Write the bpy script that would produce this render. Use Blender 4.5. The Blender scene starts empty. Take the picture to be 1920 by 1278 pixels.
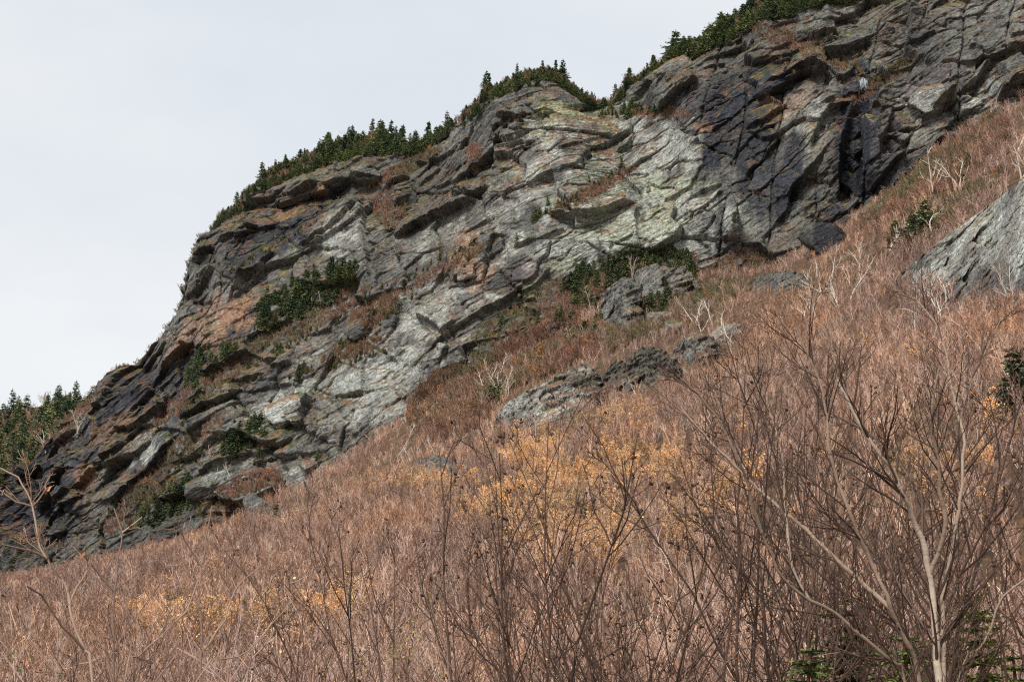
import bpy, math, random
import numpy as np
from mathutils import Vector
from mathutils.bvhtree import BVHTree

# ------------------------------------------------------------------ camera
PITCH = math.radians(15.0)
HFOV = math.radians(32.0)
CAM = np.array((0.0, 0.0, 1.7))
scene = bpy.context.scene
cam_data = bpy.data.cameras.new('camera')
cam_data.sensor_width = 36.0
cam_data.lens = 18.0 / math.tan(HFOV / 2)
cam_data.clip_start = 0.1
cam_data.clip_end = 6000
cam = bpy.data.objects.new('camera', cam_data)
cam.location = CAM
cam.rotation_euler = (math.pi / 2 + PITCH, 0, 0)
scene.collection.objects.link(cam)
scene.camera = cam

# ------------------------------------------------------------------ sky, sun, exposure
SUN_EL, SUN_AZ = math.radians(38), math.radians(206)      # azimuth clockwise from +Y (view direction)
world = bpy.data.worlds.new('World')
scene.world = world
world.use_nodes = True
wn, wl = world.node_tree.nodes, world.node_tree.links
wn.clear()
wo = wn.new('ShaderNodeOutputWorld')
bg_sky = wn.new('ShaderNodeBackground')
bg_cloud = wn.new('ShaderNodeBackground')
mixw = wn.new('ShaderNodeMixShader')
sky = wn.new('ShaderNodeTexSky')
sky.sky_type = 'NISHITA'
sky.sun_disc = False
sky.sun_elevation = SUN_EL
sky.sun_rotation = SUN_AZ
sky.air_density = 1.0
sky.dust_density = 1.5
bg_sky.inputs['Strength'].default_value = 0.10
tc = wn.new('ShaderNodeTexCoord')
mp = wn.new('ShaderNodeMapping')
mp.inputs['Scale'].default_value = (1.6, 1.6, 3.4)
mp.inputs['Location'].default_value = (0.3, 0.2, 0.1)
nz = wn.new('ShaderNodeTexNoise')
nz.inputs['Scale'].default_value = 1.7
nz.inputs['Detail'].default_value = 6
nz.inputs['Roughness'].default_value = 0.5
rmp = wn.new('ShaderNodeValToRGB')
rmp.color_ramp.elements[0].position = 0.33
rmp.color_ramp.elements[0].color = (0.525, 0.555, 0.59, 1)
rmp.color_ramp.elements[1].position = 0.60
rmp.color_ramp.elements[1].color = (0.635, 0.645, 0.65, 1)
wl.new(tc.outputs['Generated'], mp.inputs['Vector'])
wl.new(mp.outputs['Vector'], nz.inputs['Vector'])
wl.new(nz.outputs['Fac'], rmp.inputs['Fac'])
wl.new(rmp.outputs['Color'], bg_cloud.inputs['Color'])
bg_cloud.inputs['Strength'].default_value = 1.0
wl.new(sky.outputs['Color'], bg_sky.inputs['Color'])
mixw.inputs['Fac'].default_value = 0.93                    # cloud deck over a little blue
wl.new(bg_sky.outputs[0], mixw.inputs[1])
wl.new(bg_cloud.outputs[0], mixw.inputs[2])
wl.new(mixw.outputs[0], wo.inputs['Surface'])

sun_data = bpy.data.lights.new('sun', 'SUN')
sun_data.energy = 2.4
sun_data.angle = math.radians(14)
sun_data.color = (1.0, 0.95, 0.88)
sun = bpy.data.objects.new('sun', sun_data)
sd = Vector((math.sin(SUN_AZ) * math.cos(SUN_EL), math.cos(SUN_AZ) * math.cos(SUN_EL), math.sin(SUN_EL)))
sun.rotation_euler = sd.to_track_quat('Z', 'Y').to_euler()
sun.location = sd * 300
scene.collection.objects.link(sun)
vs = scene.view_settings
vs.view_transform = 'Standard'
vs.look = 'None'
vs.exposure = 0.55
vs.gamma = 1.0
vs.use_curve_mapping = False
scene.cycles.max_bounces = 4
scene.cycles.diffuse_bounces = 2
scene.cycles.glossy_bounces = 1
scene.cycles.transmission_bounces = 1
scene.cycles.use_denoising = False
scene.cycles.sample_clamp_direct = 3.0
scene.cycles.sample_clamp_indirect = 1.5
scene.cycles.pixel_filter_type = 'BLACKMAN_HARRIS'
scene.cycles.filter_width = 1.2

rng = np.random.default_rng(7)
random.seed(11)
COL = scene.collection

# ------------------------------------------------------------------ projection helpers (photo pixel -> world point at a depth)
PXS = 2 * math.tan(HFOV / 2) / 1920.0
cp, sp = math.cos(PITCH), math.sin(PITCH)
def ray(px, py):
    px, py = np.asarray(px, float), np.asarray(py, float)
    rx = (px - 960) * PXS
    ru = (639 - py) * PXS
    return np.stack([rx, cp - ru * sp, sp + ru * cp], -1)
def at(px, py, D):
    r = ray(px, py)
    return CAM + r * (np.asarray(D, float) / r[..., 1])[..., None]
def to_px(P):
    d = np.asarray(P, float) - CAM
    f = d[..., 1] * cp + d[..., 2] * sp
    u = -d[..., 1] * sp + d[..., 2] * cp
    return 960 + d[..., 0] / f / PXS, 639 - u / f / PXS

# ------------------------------------------------------------------ numpy noise
U32 = np.uint32
PX_, PY_, PZ_ = U32(374761393), U32(668265263), U32(1274126177)
def _fin(h):
    h = (h ^ (h >> U32(13))) * U32(1274126177)
    h ^= h >> U32(16)
    h *= U32(2246822519)
    h ^= h >> U32(15)
    return h.astype(np.float32) * np.float32(1 / 4294967295.0)
def noise3(P, seed=0):
    P = np.asarray(P, np.float32)
    i = np.floor(P)
    f = P - i
    f = f * f * (3 - 2 * f)
    i = i.astype(np.int32).view(U32)
    x0 = i[:, 0] * PX_; x1 = x0 + PX_
    y0 = i[:, 1] * PY_; y1 = y0 + PY_
    z0 = i[:, 2] * PZ_ + U32((seed * 974634777) & 0xffffffff); z1 = z0 + PZ_
    fx, fy, fz = f[:, 0], f[:, 1], f[:, 2]
    y0z0, y1z0, y0z1, y1z1 = y0 + z0, y1 + z0, y0 + z1, y1 + z1
    def lx(q):
        a = _fin(x0 + q); return a + (_fin(x1 + q) - a) * fx
    a, b, c, d = lx(y0z0), lx(y1z0), lx(y0z1), lx(y1z1)
    a = a + (b - a) * fy; c = c + (d - c) * fy
    return (a + (c - a) * fz) * 2 - 1
def fbm(P, octv=4, seed=0, gain=0.5):
    P = np.asarray(P, np.float32)
    s, a, t = 0, 1.0, 0
    for k in range(octv):
        s = s + a * noise3(P * (2.03 ** k) + 17.3 * k, seed + k)
        t += a
        a *= gain
    return s / t
def _hash2(ix, iy, seed):
    return _fin(ix.astype(np.int32).view(U32) * PX_ + iy.astype(np.int32).view(U32) * PY_ + U32((seed * 974634777) & 0xffffffff))
def voronoi_facets(u, v, seed, off, tilt):
    """flat, tilted facets: each cell has its own height and slope; also the distance to the cell border"""
    iu, iv = np.floor(u).astype(np.int64), np.floor(v).astype(np.int64)
    best = np.full(u.shape, 1e9, np.float32); second = best.copy(); h = np.zeros(u.shape, np.float32)
    cell = np.zeros(u.shape, np.float32)
    for a in (-1, 0, 1):
        for b in (-1, 0, 1):
            cu, cv = iu + a, iv + b
            ju, jv = cu + _hash2(cu, cv, seed), cv + _hash2(cu, cv, seed + 1)
            du, dv = (u - ju).astype(np.float32), (v - jv).astype(np.float32)
            d = np.maximum(np.abs(du), np.abs(dv)) + 0.25 * np.minimum(np.abs(du), np.abs(dv))
            d = d * d
            hh = off * (_hash2(cu, cv, seed + 2) * 2 - 1) + tilt * (du * (_hash2(cu, cv, seed + 3) * 2 - 1) + dv * (_hash2(cu, cv, seed + 4) * 2 - 1))
            m = d < best
            second = np.where(m, best, np.minimum(second, d))
            h = np.where(m, hh, h); cell = np.where(m, _hash2(cu, cv, seed + 5), cell)
            best = np.where(m, d, best)
    return h, np.sqrt(second) - np.sqrt(best), cell
def sstep(a, b, x):
    t = np.clip((x - a) / (b - a), 0, 1)
    return t * t * (3 - 2 * t)

# ------------------------------------------------------------------ object helpers
def mesh_np(name, V, F, smooth=False):
    V = np.ascontiguousarray(V, np.float32); F = np.ascontiguousarray(F, np.int32)
    me = bpy.data.meshes.new(name)
    me.vertices.add(len(V)); me.vertices.foreach_set('co', V.ravel())
    k = F.shape[1]
    me.loops.add(F.size); me.loops.foreach_set('vertex_index', F.ravel())
    me.polygons.add(len(F)); me.polygons.foreach_set('loop_start', np.arange(0, F.size, k, dtype=np.int32))
    me.update(calc_edges=True)
    if smooth:
        me.polygons.foreach_set('use_smooth', np.ones(len(F), bool))
    return me
def add_color(me, name, rgb):
    at_ = me.attributes.new(name, 'FLOAT_COLOR', 'POINT')
    c = np.ones((len(rgb), 4), np.float32); c[:, :rgb.shape[1]] = rgb
    at_.data.foreach_set('color', c.ravel())
def obj(name, me, mat=None, parent=None, **props):
    o = bpy.data.objects.new(name, me)
    if mat is not None and me is not None and len(me.materials) == 0:
        me.materials.append(mat)
    COL.objects.link(o)
    if parent is not None: o.parent = parent
    for k, v in props.items(): o[k] = v
    return o
def tag(o, label, cat, group=None):
    o['label'] = label; o['category'] = cat
    if group: o['group'] = group
    return o
def empty(name, loc, rz=0.0, s=1.0, tilt=(0, 0)):
    o = bpy.data.objects.new(name, None)
    o.empty_display_size = 0.2
    o.location = loc; o.rotation_euler = (tilt[0], tilt[1], rz); o.scale = (s, s, s)
    COL.objects.link(o)
    return o
def lin(r, g, b):
    f = lambda c: (c / 255) / 12.92 if c / 255 <= 0.04045 else ((c / 255 + 0.055) / 1.055) ** 2.4
    return (f(r), f(g), f(b))

# ------------------------------------------------------------------ materials
def new_mat(name):
    m = bpy.data.materials.new(name); m.use_nodes = True
    n, l = m.node_tree.nodes, m.node_tree.links
    b = n['Principled BSDF']
    b.inputs['Specular IOR Level'].default_value = 0.25
    return m, n, l, b
def noise_node(n, l, scale, detail=4, rough=0.6, vec=None):
    t = n.new('ShaderNodeTexNoise'); t.inputs['Scale'].default_value = scale
    t.inputs['Detail'].default_value = detail; t.inputs['Roughness'].default_value = rough
    if vec is not None: l.new(vec, t.inputs['Vector'])
    return t
def ramp(n, l, fac, stops):
    r = n.new('ShaderNodeValToRGB')
    e = r.color_ramp.elements
    while len(e) < len(stops): e.new(0.5)
    for q, (p, c) in zip(e, stops): q.position = p; q.color = (c[0], c[1], c[2], 1) if len(c) == 3 else c
    l.new(fac, r.inputs['Fac'])
    return r
def mixc(n, l, a, b, fac, mode='MIX'):
    m = n.new('ShaderNodeMix'); m.data_type = 'RGBA'; m.blend_type = mode
    for sock, v in ((m.inputs[6], a), (m.inputs[7], b), (m.inputs[0], fac)):
        if hasattr(v, 'links'): l.new(v, sock)
        elif isinstance(v, tuple): sock.default_value = (*v, 1) if len(v) == 3 else v
        else: sock.default_value = v
    return m.outputs[2]

def rock_material():
    m, n, l, b = new_mat('schist_rock')
    a = n.new('ShaderNodeAttribute'); a.attribute_name = 'tint'
    g = n.new('ShaderNodeTexCoord')
    mp = n.new('ShaderNodeMapping'); mp.inputs['Rotation'].default_value = (0, math.radians(24), 0)
    l.new(g.outputs['Object'], mp.inputs['Vector'])
    mp2 = n.new('ShaderNodeMapping'); mp2.inputs['Scale'].default_value = (0.55, 0.55, 1.7)
    l.new(mp.outputs[0], mp2.inputs['Vector'])
    streak = noise_node(n, l, 0.9, 4, 0.65, mp2.outputs[0])
    speck = noise_node(n, l, 1.5, 4, 0.75, g.outputs['Object'])
    r1 = ramp(n, l, streak.outputs['Fac'], [(0.34, (0.45, 0.45, 0.47)), (0.46, (0.9, 0.9, 0.9)), (0.58, (1.12, 1.12, 1.10)), (0.70, (1.7, 1.68, 1.64))])
    r2 = ramp(n, l, speck.outputs['Fac'], [(0.34, (0.36, 0.36, 0.37)), (0.5, (1, 1, 1)), (0.66, (1.75, 1.74, 1.70))])
    c = mixc(n, l, a.outputs['Color'], r1.outputs[0], 0.75, 'MULTIPLY')
    c = mixc(n, l, c, r2.outputs[0], 0.8, 'MULTIPLY')
    l.new(c, b.inputs['Base Color'])
    ro = n.new('ShaderNodeMapRange'); ro.inputs['To Min'].default_value = 0.85; ro.inputs['To Max'].default_value = 0.42
    l.new(a.outputs['Alpha'], ro.inputs['Value'])
    b.inputs['Roughness'].default_value = 0.85
    wa = n.new('ShaderNodeAttribute'); wa.attribute_name = 'wet'
    l.new(wa.outputs['Fac'], ro.inputs['Value'])
    l.new(ro.outputs[0], b.inputs['Roughness'])
    bp = n.new('ShaderNodeBump'); bp.inputs['Strength'].default_value = 0.9; bp.inputs['Distance'].default_value = 0.45
    vo = n.new('ShaderNodeTexVoronoi'); vo.feature = 'DISTANCE_TO_EDGE'; vo.inputs['Scale'].default_value = 0.55
    mpv = n.new('ShaderNodeMapping'); mpv.inputs['Scale'].default_value = (0.34, 0.34, 1.5)
    l.new(mp.outputs[0], mpv.inputs['Vector']); l.new(mpv.outputs[0], vo.inputs['Vector'])
    cl = n.new('ShaderNodeMapRange'); cl.inputs['From Max'].default_value = 0.09; cl.inputs['To Max'].default_value = 0.42
    l.new(vo.outputs['Distance'], cl.inputs['Value'])
    ad0 = n.new('ShaderNodeMath'); ad0.operation = 'ADD'
    ad = n.new('ShaderNodeMath'); ad.operation = 'ADD'
    l.new(streak.outputs['Fac'], ad.inputs[0]); l.new(speck.outputs['Fac'], ad.inputs[1])
    l.new(ad.outputs[0], ad0.inputs[0]); l.new(cl.outputs[0], ad0.inputs[1])
    l.new(ad0.outputs[0], bp.inputs['Height'])
    l.new(bp.outputs[0], b.inputs['Normal'])
    return m
M_ROCK = rock_material()

def ground_material():
    m, n, l, b = new_mat('leaf_litter_ground')
    g = n.new('ShaderNodeTexCoord')
    a = noise_node(n, l, 0.6, 8, 0.7, g.outputs['Object'])
    c = noise_node(n, l, 0.03, 3, 0.5, g.outputs['Object'])
    r = ramp(n, l, a.outputs['Fac'], [(0.3, (0.030, 0.021, 0.015)), (0.5, (0.095, 0.062, 0.042)), (0.7, (0.20, 0.125, 0.075))])
    r2 = ramp(n, l, c.outputs['Fac'], [(0.35, (0.8, 0.9, 0.75)), (0.65, (1.15, 0.95, 0.85))])
    l.new(mixc(n, l, r.outputs[0], r2.outputs[0], 0.8, 'MULTIPLY'), b.inputs['Base Color'])
    b.inputs['Roughness'].default_value = 0.95
    bp = n.new('ShaderNodeBump'); bp.inputs['Strength'].default_value = 0.7; bp.inputs['Distance'].default_value = 0.4
    l.new(a.outputs['Fac'], bp.inputs['Height']); l.new(bp.outputs[0], b.inputs['Normal'])
    return m
M_GROUND = ground_material()

# ------------------------------------------------------------------ terrain: talus slope rising to the cliff foot
ctrl = []
def C(px, py, D, dz=0.0): p = at(px, py, D); ctrl.append((p[0], p[1], p[2] + dz))
for c in [(-250,1085,560),(-60,1085,520),(60,1080,490),(150,1060,470),(250,1040,455),(350,1015,445),(430,995,438),(520,975,430),
          (600,915,424),(700,835,415),(800,770,405),(880,720,398),(950,680,395),(1030,640,392),(1100,600,392),(1200,560,390),(1300,530,388),(1400,520,386),
          (1500,500,382),(1600,415,375),(1700,345,368),(1800,265,358),(1900,205,348),(2050,110,338),(2250,0,325)]: C(*c)
for c in [(950,800,330),(1150,740,325),(1330,690,320),(700,920,350),(1500,620,315),(1700,575,270),(1900,570,245),(2100,480,240),(1750,680,215),(1920,665,195),
          (500,1010,330),(250,1080,340),(0,1110,360),(960,960,220),(1300,900,200),(1600,800,190),(500,1100,210),(100,1150,220),(1900,760,150),(2150,600,150)]: C(*c)
for x, y, z in [(0,0,0),(-40,0,-2),(40,0,2),(0,-120,-6),(-200,-120,-10),(200,-120,20),(0,20,0.6),(-10,30,0.8),(12,30,1.6),(0,60,3.2),(-25,60,1.5),(25,60,6.0),(0,110,8.5),(-40,110,4.5),(45,110,16),
                (-300,100,-10),(-400,400,10),(-500,800,60),(350,100,80),(420,350,220),(500,700,300),(0,800,180),(-250,650,60),(250,700,230)]: ctrl.append((x, y, z))
ctrl = np.array(ctrl)
def _rbf_fit(c, soft):
    d = np.sqrt(((c[:, None, :2] - c[None, :, :2]) ** 2).sum(-1) + soft ** 2)
    n = len(c)
    A = np.zeros((n + 3, n + 3)); A[:n, :n] = -d + np.eye(n) * 0.5
    A[:n, n] = A[n, :n] = 1; A[:n, n+1:] = c[:, :2]; A[n+1:, :n] = c[:, :2].T
    return np.linalg.solve(A, np.concatenate([c[:, 2], np.zeros(3)]))
SOFT = 12.0
W = _rbf_fit(ctrl, SOFT)
def ground_z(x, y):
    x, y = np.asarray(x, float), np.asarray(y, float)
    s = np.full(x.shape, W[-3]) + W[-2] * x + W[-1] * y
    for i in range(len(ctrl)):
        s = s - W[i] * np.sqrt((x - ctrl[i, 0]) ** 2 + (y - ctrl[i, 1]) ** 2 + SOFT ** 2)
    q = np.stack([x.ravel(), y.ravel(), np.zeros(x.size)], -1)
    bump = (fbm(q / 22.0, 3, 51) * 1.6 + fbm(q / 5.0, 2, 55) * 0.45).reshape(x.shape)
    return s + bump * sstep(12, 60, np.hypot(x, y))
gx = np.concatenate([np.linspace(-900, -230, 40), np.linspace(-225, 225, 300), np.linspace(230, 900, 40)])
gy = np.concatenate([np.linspace(-400, -5, 30), np.linspace(0, 60, 60), np.linspace(61, 520, 300), np.linspace(530, 1100, 30)])
GX, GY = np.meshgrid(gx, gy)
GZ = ground_z(GX, GY)
gV = np.stack([GX, GY, GZ], -1).reshape(-1, 3)
def grid_faces(nr, nc):
    i = np.arange(nr * nc).reshape(nr, nc)
    return np.stack([i[:-1, :-1], i[:-1, 1:], i[1:, 1:], i[1:, :-1]], -1).reshape(-1, 4)
gF = grid_faces(len(gy), len(gx))
obj('ground', mesh_np('ground', gV, gF, True), M_GROUND, kind='structure')
# ------------------------------------------------------------------ the cliff: ruled surface foot -> rim, with relief and a vegetated cap behind the rim
cols = [((-250,1090,560),(-250,925,592)), ((-60,1085,520),(-60,900,560)), ((60,1075,490),(60,862,540)), ((150,1060,470),(140,780,528)), ((205,1045,460),(195,728,520)),
        ((250,1035,455),(305,618,505)), ((350,1010,445),(352,512,495)), ((430,990,438),(402,412,490)), ((520,970,430),(465,368,490)), ((600,910,424),(560,325,488)),
        ((700,830,415),(655,292,485)), ((800,765,408),(790,285,470)), ((900,715,400),(872,224,455)), ((1000,660,398),(955,172,446)), ((1100,600,396),(1030,150,442)),
        ((1200,570,394),(1110,195,442)), ((1300,545,391),(1180,164,445)), ((1400,530,388),(1250,106,438)), ((1500,505,384),(1330,90,430)), ((1600,430,377),(1440,50,420)),
        ((1700,360,369),(1560,10,410)), ((1800,280,360),(1700,-30,400)), ((1900,220,350),(1850,-60,390)), ((2050,130,340),(2050,-110,380)), ((2250,20,326),(2280,-160,366))]
cap_rise = [4,4,4,4,3, 3,3,8,12,13, 14,6,10,10,7, 6,8,5,11,14, 12,10,10,10,10]       # metres the vegetated bank climbs behind the rim
B = np.array([at(*c[0]) for c in cols]); T = np.array([at(*c[1]) for c in cols])
sk = np.array([c[0][0] for c in cols], float)
NS, NT, NC = 1240, 540, 44
ss = np.linspace(-240, 2240, NS)
def cr(s, K):                                     # smooth interpolation along the columns
    i = np.clip(np.searchsorted(sk, s) - 1, 0, len(sk) - 2)
    t = ((s - sk[i]) / (sk[i+1] - sk[i]))[:, None]
    K = K.reshape(len(sk), -1)
    p0, p1, p2, p3 = K[np.maximum(i-1, 0)], K[i], K[i+1], K[np.minimum(i+2, len(sk)-1)]
    m1, m2 = (p2 - p0) * .5, (p3 - p1) * .5
    return (2*t**3-3*t**2+1)*p1 + (t**3-2*t**2+t)*m1 + (-2*t**3+3*t**2)*p2 + (t**3-t**2)*m2
Bs, Ts = cr(ss, B), cr(ss, T)
CR = cr(ss, np.array(cap_rise, float))[:, 0]
tt = np.linspace(-0.14, 1.0, NT)
P = Bs[None] * (1 - tt)[:, None, None] + Ts[None] * tt[:, None, None]
bulge = np.sin(np.clip(tt, 0, 1) * math.pi)
P[:, :, 1] += (-5.0 * bulge)[:, None]             # faces belly out a little, steeper below the rim
A_, B_ = to_px(P)
shape = A_.shape
p = P.reshape(-1, 3).astype(np.float32); a = A_.ravel(); b = B_.ravel()
def faceUV(p):
    U = 0.866 * p[:, 0] - 0.5 * p[:, 1]; V = p[:, 2]
    d = math.radians(25)
    warp = fbm(p / 42.0, 2, 90) * 4.5 + fbm(p / 9.0, 2, 95) * 0.35
    return U * math.cos(d) + V * math.sin(d), V * math.cos(d) - U * math.sin(d) + warp
u, w = faceUV(p)
def blob(a, b, cx, cy, rx, ry, rot=0.0, nz=None, hard=0.5):
    c, s = math.cos(math.radians(rot)), math.sin(math.radians(rot))
    x, y = (a - cx), (b - cy)
    X, Y = (x * c - y * s) / rx, (x * s + y * c) / ry      # rot counter-clockwise as seen in the picture
    d = 1.15 - np.sqrt(X * X + Y * Y)
    if nz is not None: d = d + nz * 0.9
    return sstep(0.0, hard, d)
# broad bulges, joints and strata
n1 = fbm(p / 46.0, 3, 1); n2 = fbm(p / 14.0, 3, 5)
calm = np.zeros(len(a), np.float32)
for q in [(1160,330,230,120,25),(690,720,110,110,40),(1090,470,180,60,20),(830,590,110,50,35),(300,840,70,45,45),(1500,240,60,70,40),(1420,300,120,150,0),(540,440,90,60,30),(640,460,50,90,0),(830,450,90,60,30),(450,590,60,60,40)]:
    calm = np.maximum(calm, blob(a, b, *q, nz=.4 * n2, hard=.35))
rough = 1.0 - 0.7 * calm
h = 4.2 * n1 + 1.3 * n2
jn = u + 0.62 * w                                  # steep joint set crossing the bedding
f1, e1, c1 = voronoi_facets(jn / 17.0 + n2 * 0.15, w / 13.0 + n2 * .08, 21, 2.3, 6.0)
f2, e2, c2 = voronoi_facets(jn / 7.0 + n2 * 0.2, w / 4.8, 31, 0.8, 2.1)
f3, e3, c3 = voronoi_facets(jn / 2.5, w / 1.7, 41, 0.20, 0.6)
h += f1 * (0.45 + 0.55 * rough) + f2 * (.15 + .85 * rough) + f3 * (0.3 + 0.7 * rough)
def saw(x): return 1.0 - (x - np.floor(x))
mk1 = sstep(0.0, 0.4, fbm(np.stack([u / 26, w / 8, n1], -1), 2, 61))
mk2 = sstep(0.08, 0.45, fbm(np.stack([u / 9, w / 3, n1], -1), 2, 66))
h += 0.6 * (saw(w / 5.4 + 0.9 * n1 + 0.25 * n2) - .5) * mk1 * rough + 0.35 * (saw(w / 1.75 + n2) - .5) * mk2 * (0.4 + 0.6 * rough)
h += 0.13 * fbm(np.stack([u / 1.6, w / 0.5, p[:, 1] / 2], -1), 3, 71)
# open joints and bedding cracks
def groove(x, wd): return np.clip(1 - np.abs(x - np.floor(x) - .5) / wd, 0, 1)
wz = fbm(p / 3.0, 3, 160)
h -= 1.1 * groove(w / 4.6 + .5 * wz, .05) * sstep(.02, .25, fbm(np.stack([u / 11, w / 4, n1 * 2], -1), 2, 165))
h -= 0.45 * groove(w / 1.9 + .7 * wz, .08) * sstep(.08, .30, fbm(np.stack([u / 6, w / 2, n1 * 2], -1), 2, 168))
h -= 2.0 * groove((u + .42 * w) / 19.0 + .05 * wz + .25 * n2, .014) * sstep(-.15, .1, fbm(np.stack([u / 14, w / 16, n1 * 2], -1), 2, 171))
h -= 1.6 * groove(w / 10.5 + .06 * wz + .12 * n2, .022) * sstep(-.1, .12, fbm(np.stack([u / 20, w / 8, n1 * 2], -1), 2, 172))
h -= 1.1 * np.clip(1 - e2 / .08, 0, 1) * sstep(-.1, .25, fbm(p / 8.0, 2, 174)) + 1.8 * np.clip(1 - e1 / .035, 0, 1) * sstep(-.2, .1, fbm(p / 12.0, 2, 177)) + .35 * np.clip(1 - e3 / .10, 0, 1) * sstep(.0, .3, fbm(p / 5.0, 2, 179))
Uv = 0.866 * p[:, 0] - 0.5 * p[:, 1]
steep = sstep(1290, 1350, a) + .55 * sstep(620, 480, a)
h -= 2.4 * groove(Uv / 11.5 + .16 * n2 + .03 * wz, .028) * np.minimum(steep, 1) * sstep(-.25, .05, fbm(p / 15.0, 2, 181))
h += 2.6 * (2 * np.abs(Uv / 17.0 + .2 * n2 - np.floor(Uv / 17.0 + .2 * n2) - .5) - .5) * np.minimum(steep, 1)      # stepped buttresses
# the large steps, roofs, chimneys and corners one can point to: raised on the left of the line's run
edges = [([(340,520),(360,490),(402,455)],5,30),([(405,450),(445,443),(485,427)],4,22),([(515,392),(560,374),(606,350)],6.5,26),([(660,338),(690,344),(718,333)],5,28),
 ([(848,374),(880,379),(922,362)],6.5,30),([(740,455),(790,430),(827,410),(862,392),(897,382)],6.5,36),([(1025,405),(1080,413),(1140,404),(1198,386)],5.5,60),
 ([(925,234),(980,230),(1040,214)],4.5,15),([(930,266),(960,272),(988,250)],4.5,16),
 ([(1394,478),(1384,413),(1364,367),(1338,313),(1313,285),(1280,268),(1220,242),(1165,228)],10,150),
 ([(1435,172),(1480,167),(1515,149),(1548,150)],5.5,26),([(1490,78),(1530,82),(1576,62)],5.5,30),([(1532,93),(1580,101),(1634,74)],5.5,20),
 ([(1706,14),(1703,60),(1692,114)],8,45),([(1740,222),(1785,202),(1815,166),(1869,104)],7.5,32),([(1868,186),(1900,168),(1940,146)],8,34),
 ([(1571,380),(1575,300),(1580,240)],7,40),([(1642,185),(1628,240),(1620,300),(1608,356)],7,40),([(1520,288),(1535,240),(1560,206),(1594,187)],4.5,60),
 ([(692,526),(684,460),(680,400),(677,356)],3.6,50),([(742,342),(746,400),(742,475),(750,505)],5.0,50),([(345,788),(400,766),(460,736)],5.5,28),
 ([(525,790),(555,802),(580,797),(589,760),(586,728)],6.5,45),([(90,965),(180,885),(270,803),(335,726)],4.5,32),([(170,1010),(260,905),(340,815)],4.5,32),
 ([(1226,216),(1265,188),(1314,150)],6.5,42),([(1165,168),(1200,173),(1240,160)],5,22),([(1202,482),(1196,430),(1206,390)],2.8,55),
 ([(650,640),(690,628),(702,588)],4.5,26),([(850,532),(882,527),(884,488)],4.5,24),([(768,694),(820,643),(875,598)],2.6,22),([(590,735),(579,790),(592,838)],5.5,70),
 ([(925,215),(927,270),(918,335),(912,420)],3.5,60),([(300,620),(330,560),(352,520)],3,20),([(430,560),(470,520),(520,470)],3.2,26),([(560,470),(620,430),(676,380)],3.2,24),
 ([(200,760),(240,700),(300,640)],3.5,26),([(960,470),(1010,455),(1060,425)],2.4,30),([(960,560),(1000,540),(1035,500)],2.6,26),([(1165,330),(1180,352),(1200,372)],3.0,26),
 ([(1158,290),(1186,288),(1190,262)],4.0,16),([(1290,420),(1330,400),(1362,380)],2.0,24),([(1395,330),(1430,300),(1470,250)],3.2,28),([(1400,250),(1440,232),(1470,200)],3.5,26),
 ([(1680,250),(1740,228),(1800,190)],4.5,26),([(1655,360),(1720,310),(1780,250)],4,24),([(1640,300),(1665,255),(1675,200)],4,26),([(480,880),(530,850),(560,820)],3.2,26),
 ([(360,900),(410,868),(470,840)],3.5,22),([(420,720),(500,700),(560,680)],2.6,20),([(30,900),(80,862),(150,800)],5,26),([(60,1010),(120,950),(170,930)],4,30),
 ([(720,360),(735,340),(770,330)],4,18),([(745,402),(776,372),(778,344)],5.5,20),([(1000,345),(1050,330),(1110,310)],1.6,20),([(1040,290),(1100,275),(1160,262)],1.5,18)]
ja = a + 7.0 * fbm(p / 7.0, 3, 120) + 2.2 * fbm(p / 1.6, 2, 123); jb = b + 6.0 * fbm(p / 6.0, 3, 127) + 2.0 * fbm(p / 1.5, 2, 129)
for pts, amp, L in edges:
    q = np.array(pts, float)
    R = 4.5 * L
    m = np.where((a > q[:, 0].min() - R) & (a < q[:, 0].max() + R) & (b > q[:, 1].min() - R) & (b < q[:, 1].max() + R))[0]
    if not len(m): continue
    x, y = ja[m], jb[m]
    seglen = np.hypot(np.diff(q[:, 0]), np.diff(q[:, 1])); cum = np.concatenate([[0], np.cumsum(seglen)])
    bd = np.full(len(m), 1e9); sg = np.zeros(len(m)); al = np.zeros(len(m))
    for k in range(len(q) - 1):
        d = q[k+1] - q[k]; Ls = seglen[k]
        t = ((x - q[k, 0]) * d[0] + (y - q[k, 1]) * d[1]) / Ls ** 2
        tc_ = np.clip(t, 0, 1)
        ex, ey = x - q[k, 0] - tc_ * d[0], y - q[k, 1] - tc_ * d[1]
        dd = np.hypot(ex, ey)
        s_ = ((x - q[k, 0]) * d[1] - (y - q[k, 1]) * d[0]) / Ls
        mm = dd < bd
        bd[mm] = dd[mm]; sg[mm] = s_[mm]; al[mm] = (cum[k] + tc_ * Ls)[mm]
    end = np.minimum(al, cum[-1] - al) / cum[-1]
    tap = sstep(-0.02, 0.16, end) * np.exp(-np.maximum(bd - np.abs(sg), 0) / 8.0)
    up = np.where(sg > 0, np.exp(-np.abs(sg) / L), -0.28 * np.exp(-np.abs(sg) / (0.5 * L)))
    h[m] += 0.85 * amp * up * tap
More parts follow.
